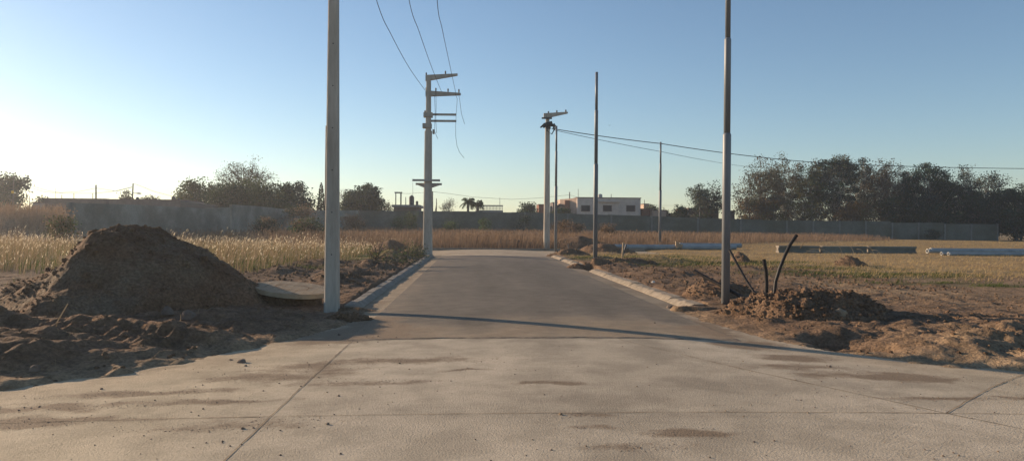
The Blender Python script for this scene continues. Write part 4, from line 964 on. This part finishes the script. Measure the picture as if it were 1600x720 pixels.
def mast(px, yt, yb, Y_, w, label, m='bark', name='wooden_post', cat='post', topx=None, group=None):
    k = Y_/F; a = at(topx or px, yt, Y_); c = at(px, yb, Y_); b = MB(); b.tube([(c.x, Y_, c.z), (a.x, Y_, a.z)], [w*k*.55, w*k*.45], 8); return tag(b.build(name, MT[m]), label, cat, group)
HY = 128.0
e, xa, xc, zt = building('house', 'large cream two storey house with three dark windows beyond the long wall', 902, 1001, 309.5, HY, 11, 'plaster')
side_ = MB(); a = at(872, 310, HY+7); c = at(902, 310, HY+.5)
side_.hexa([(a.x, HY+4, 0), (c.x-.003, HY+.6, 0), (c.x-.003, HY+10, 0), (a.x, HY+10.5, 0), (a.x, HY+4, zt-.15), (c.x-.003, HY+.6, zt-.02), (c.x-.003, HY+10, zt-.02), (a.x, HY+10.5, zt-.15)]); side_.build('side_wing', MT['plaster2'], e)
for (u, v) in ((908, 922), (942, 956), (978.5, 992.5)): win(e, u, v, 320.5, 330.5, HY)
b = MB(); a = at(934, 314.5, HY); c = at(968, 316, HY); b.box(((a.x+c.x)/2, HY-.25, (a.z+c.z)/2), (c.x-a.x, .5, a.z-c.z)); d = at(968, 340, HY); b.box((c.x-.1, HY-.06, (a.z+d.z)/2-.2), (.18, .12, a.z-d.z-.4)); b.build('canopy', MT['plaster'], e)
b = MB(); a = at(886, 312, HY-1.0); c = at(893, 334, HY-1.0); b.box(((a.x+c.x)/2, HY+2.2, a.z/2), (c.x-a.x, .6, a.z)); b.build('chimney', MT['brick'], e)
tankobj(939, 302.5, 309, HY+3, 7, 'pale water tank on the roof of the cream house', 'tankw')
mast(890, 300, 312, HY+3, 1.6, 'thick short pole above the brick side of the cream house', 'darksteel'); mast(903.5, 295, 310, HY+3, .7, 'thin aerial with a round head on the cream house', 'darksteel', 'roof_aerial', 'aerial')
mast(955, 303, 310, HY+3, .9, 'short aerial right of the tank on the cream house', 'darksteel', 'roof_aerial', 'aerial')
building('brick_hut', 'small red brick building left of the cream house by the far pole', 842, 853, 320, 132, 5, 'brick', None)
building('brick_hut', 'pale pinkish hut left of the cream house between the two far poles', 873, 886, 321.5, 131, 5, 'plaster2', None)
building('brick_hut', 'dark little building directly behind the thin far steel pole', 864, 871, 317, 130, 5, 'greybrick', None)
building('brick_house', 'low red brick house right of the cream house', 1003, 1020, 327, 130, 6, 'brick')
building('brick_house', 'low sunlit pink house right of the red brick one', 1020.5, 1041, 329, 128, 6, 'plaster2')
building('brick_house', 'tiny ochre building behind the red brick house', 1006, 1014, 319, 142, 4, 'plaster2')
building('brick_shed', 'long dark brown brick shed under the open grey green tree', 1076, 1123, 326, 124, 8, 'brown')
building('low_building', 'low white walled building left of the dark pointed bush', 1041, 1060, 334, 133, 6, 'white')
building('small_building', 'small dark cube on the wall line right of the nearest steel pole', 1140, 1148, 330, 122, 3, 'tank', None)
# left buildings
building('flat_building', 'long low flat roofed building at far left behind the bank', 70, 165, 311.5, 92, 12, 'greybrick')
building('flat_building', 'long dark building behind the left wall right of the thick post', 170.5, 282, 313, 90, 12, 'greybrick')
building('small_building', 'small grey building below the pointed tree at far left', 51, 70, 317, 100, 6, 'greywall', None)
b = MB(); a = at(282, 313, 90); c = at(335, 321, 92); b.hexa([(a.x, 90, 0), (c.x, 92, 0), (c.x, 100, 0), (a.x, 100, 0), (a.x, 90, a.z), (c.x, 92, c.z), (c.x, 100, c.z), (a.x, 100, a.z)]); tag(b.build('sloping_roof_shed', MT['tank']), 'dark shed with a sloping roof left of the light green tree', 'building')
tankobj(267, 306, 313.5, 91, 6, 'dark water tank on the roof left of the light green tree'); tankobj(275, 309, 313.5, 91.5, 4, 'second smaller dark tank beside the first on the left roof'); tankobj(210, 307.5, 313, 91, 4.5, 'small dark tank on the roof beside the leaning lamp post')
e, *_ = building('flat_house', 'grey flat roofed house with overhanging slab left of the second pole', 615, 653, 323, 118, 8, 'greybrick', None, cap=0)
a = at(613, 320, 118); c = at(657, 324, 118); MB().box(((a.x+c.x)/2, 121.5, (a.z+c.z)/2+.002), (c.x-a.x, 9, a.z-c.z)).build('roof', MT['greywall'], e)
tankobj(642.5, 304.5, 320, 118, 8, 'tall dark water tank on the flat house left of the second pole'); tankobj(651, 313.5, 320, 119, 4, 'short dark tank right of the tall one')
b = MB(); a = at(617, 301, 118); c = at(627, 302.5, 118); d = at(622, 321, 118)
b.box((a.x+.1, 118.5, (a.z+d.z)/2), (.14, .14, a.z-d.z)); b.box((c.x-.1, 118.5, (a.z+d.z)/2), (.2, .2, a.z-d.z)); b.box(((a.x+c.x)/2, 118.5, a.z+.05), (c.x-a.x+.2, .2, .18)); tag(b.build('steel_gantry', MT['darksteel']), 'dark metal frame standing on the roof of the flat house', 'frame')
mast(634, 308, 321, 118, 1.2, 'bent thin post between the frame and the tall tank', 'greywall')
mast(645, 285, 306, 118, .45, 'hair thin aerial above the tall dark tank', 'darksteel', 'roof_aerial', 'aerial')
mast(676, 299, 331, 112, 1.6, 'dark post close to the right side of the second pole', 'darksteel'); mast(682, 310, 331, 114, 1.2, 'thin post a little right of the second pole', 'bark'); mast(684, 328, 331, 114, 2, 'leaning strut', 'bark') if False else None
mast(680, 317, 331, 113, 1.3, 'slanting brown post beside the second pole', 'bark', topx=682.5); 
# concrete railing on a roof
e, xa, xc, zt = building('flat_house', 'low building with a pale slatted roof railing right of the palms', 743, 786, 328.5, 119, 6, 'greywall', None, cap=0)
a = at(743, 321, 119); c = at(786, 321, 119); b = MB(); b.box(((a.x+c.x)/2, 119.1, a.z), (c.x-a.x, .16, .18))
for k in range(19): b.box((a.x+(c.x-a.x)*(k+.5)/19, 119.1, (a.z+zt)/2), (.09, .10, a.z-zt-.1))
b.build('railing', MT['greywall'], e)
mast(781, 309, 322, 119, .7, 'thin aerial at the right end of the slatted railing', 'greywall', 'roof_aerial', 'aerial')
mast(1093.5, 318, 342, 119, 1.6, 'dark post left of the open grey green tree', 'darksteel'); mast(1007, 312, 330, 138, .9, 'thin post beside the tiny ochre building', 'bark')
mast(1165, 308, 345, 112, 1.3, 'left one of two dark posts before the grove', 'bark'); mast(1170.5, 301, 345, 112, 1.5, 'right and taller one of two dark posts before the grove', 'bark')
# left utility posts
def lamp_post(px, yt, Y_, w, label, ax, ay, lean=0, sign=False):
    k = Y_/F; a = at(px+lean, yt, Y_); c = at(px, 330, Y_); e = empty('lamp_post', (c.x, Y_, c.z), label, 'lamp post', 'lamp posts beyond the left wall')
    MB().tube([(c.x, Y_, c.z-1.5), (a.x, Y_, a.z)], [w*k*.6, w*k*.45], 8).build('shaft', MT['bark'], e)
    q = at(px+lean, ay, Y_); t = at(px+lean+ax, ay+.6, Y_); MB().tube([q, t], .035, 6).build('lamp_arm', MT['greywall'], e)
    MB().tube([t-Vector((.35, 0, 0)), t, t+Vector((.3, 0, -.03))], [.05, .13, .06], 8, flat=.6).build('lamp_head', MT['greywall'], e)
    if sign: s = at(px-.5, 300, Y_-.2); MB().box(s, (.28, .04, .35)).build('sign', MT['yellow'], e)
    return a
LP1 = lamp_post(20, 273, 95, 2.0, 'wooden lamp post with a long arm at the left picture edge', 20, 277, 1.5, True)
LP2 = lamp_post(205.5, 286.5, 95, 2.0, 'leaning lamp post behind the left wall with a short arm', 9, 301.5, 2.5)
g = 'thin posts above the long flat building'
mast(150, 289, 313, 96, 2.2, 'thick dark post above the middle of the long flat building', 'darksteel', group=g)
for px, yt, lab in ((46, 306, 'pale thin post left of the pointed tree at far left'), (96.5, 304, 'short post left of the other roof posts'), (115.5, 302, 'second short post on the long flat roof'), (145, 302, 'short post just left of the thick dark one')):
    mast(px, yt, 325 if px == 46 else 312.5, 96, 1.0, lab, 'greywall' if px == 46 else 'darksteel', group=g)
mast(87, 294, 312, 97, .5, 'tall hair thin aerial on the long flat roof', 'darksteel', 'roof_aerial', 'aerial')
def fcable(lab, pts, r=.022): cable(lab, [at(*p) for p in pts], r, n=6, group='thin wires over the distant roofs')
fcable('upper sagging wire from the lamp post at far left', [(30, 283, 95), (50, 291, 95.5), (75, 298, 95.5), (95, 301, 96), (125, 299, 96), (150, 294, 96)])
fcable('lower sagging wire from the lamp post at far left', [(30, 285, 95), (50, 294, 95.5), (70, 300, 95.5), (95, 302, 96), (150, 302, 96), (185, 298, 96), (206, 293, 95)])
fcable('wire from the thick dark post to the leaning lamp post', [(151, 294, 96), (180, 298.5, 96), (206, 292, 95)])
fcable('wire falling right from the leaning lamp post to the trees', [(209, 287, 95), (218, 290, 95), (240, 299, 97), (270, 307, 99), (285, 309, 100)])
fcable('long thin wire over the slatted railing and the far pole', [(617, 302, 118), (640, 302.5, 118), (676, 299.5, 112), (705, 303, 115), (740, 308, 120), (800, 311.5, 124), (840, 309.5, 128), (890, 304.5, 131), (902, 308, 131)])
fcable('thin wire left of the grove towards the open tree', [(1170, 305, 112), (1155, 307, 113), (1142, 311, 115), (1120, 318, 118)], .018)
fcable('thin horizontal wire over the pink and red houses', [(1001, 320, 134), (1040, 321, 134), (1093, 322, 119)], .015)
# tiny bird
b = MB(); c = at(952.5, 196, 60); b.add([c+Vector((-.14, 0, .05)), c+Vector((0, .05, 0)), c+Vector((0, -.05, -.02)), c+Vector((.14, 0, .06)), c+Vector((0, 0, -.04))], [(0, 1, 4), (0, 4, 2), (1, 3, 4), (2, 4, 3), (0, 2, 1), (1, 2, 3)])
tag(b.build('bird', MT['tank']), 'tiny dark bird flying right of the middle steel pole', 'bird')

# ------------------------------------------------------------------ light
SUN_EL, SUN_AZ = 14.0, -56.5           # azimuth measured from +y towards +x
sun = bpy.data.lights.new('sun', 'SUN'); sun.energy = 5.0; sun.angle = R(.6); sun.color = (1.0, .76, .53)
so = bpy.data.objects.new('sun', sun); COL.objects.link(so)
d = Vector((math.sin(R(SUN_AZ))*math.cos(R(SUN_EL)), math.cos(R(SUN_AZ))*math.cos(R(SUN_EL)), math.sin(R(SUN_EL))))
so.rotation_euler = d.to_track_quat('Z', 'Y').to_euler(); so.location = d*100
w = bpy.data.worlds.new('World'); scene.world = w; w.use_nodes = True
N = w.node_tree.nodes; L = w.node_tree.links; bg = N['Background']
sky = N.new('ShaderNodeTexSky'); sky.sky_type = 'NISHITA'; sky.sun_disc = False; sky.sun_elevation = R(SUN_EL); sky.sun_rotation = R(SUN_AZ)
sky.altitude = 400; sky.air_density = 1.0; sky.dust_density = .32; sky.ozone_density = 2.3
L.new(sky.outputs[0], bg.inputs['Color']); bg.inputs['Strength'].default_value = .093
# air
HAZE = 0.0006
if HAZE:
    b = MB(); b.hexa([(-420, -60, -3), (420, -60, -3), (420, 420, -3), (-420, 420, -3), (-420, -60, 24), (420, -60, 24), (420, 420, 24), (-420, 420, 24)])
    hm = bpy.data.materials.new('air'); hm.use_nodes = True; n = hm.node_tree.nodes; n.remove(n['Principled BSDF'])
    pv = n.new('ShaderNodeVolumePrincipled'); pv.inputs['Density'].default_value = HAZE; pv.inputs['Color'].default_value = (.88, .93, 1, 1); pv.inputs['Anisotropy'].default_value = .5
    hm.node_tree.links.new(pv.outputs[0], n['Material Output'].inputs['Volume'])
    o = b.build('haze', hm); o['kind'] = 'stuff'
scene.view_settings.view_transform = 'Standard'; scene.view_settings.look = 'None'; scene.view_settings.exposure = .66; scene.view_settings.gamma = 1
scene.cycles.max_bounces = 5; scene.cycles.volume_bounces = 0; scene.cycles.transparent_max_bounces = 4
scene.cycles.use_denoising = True
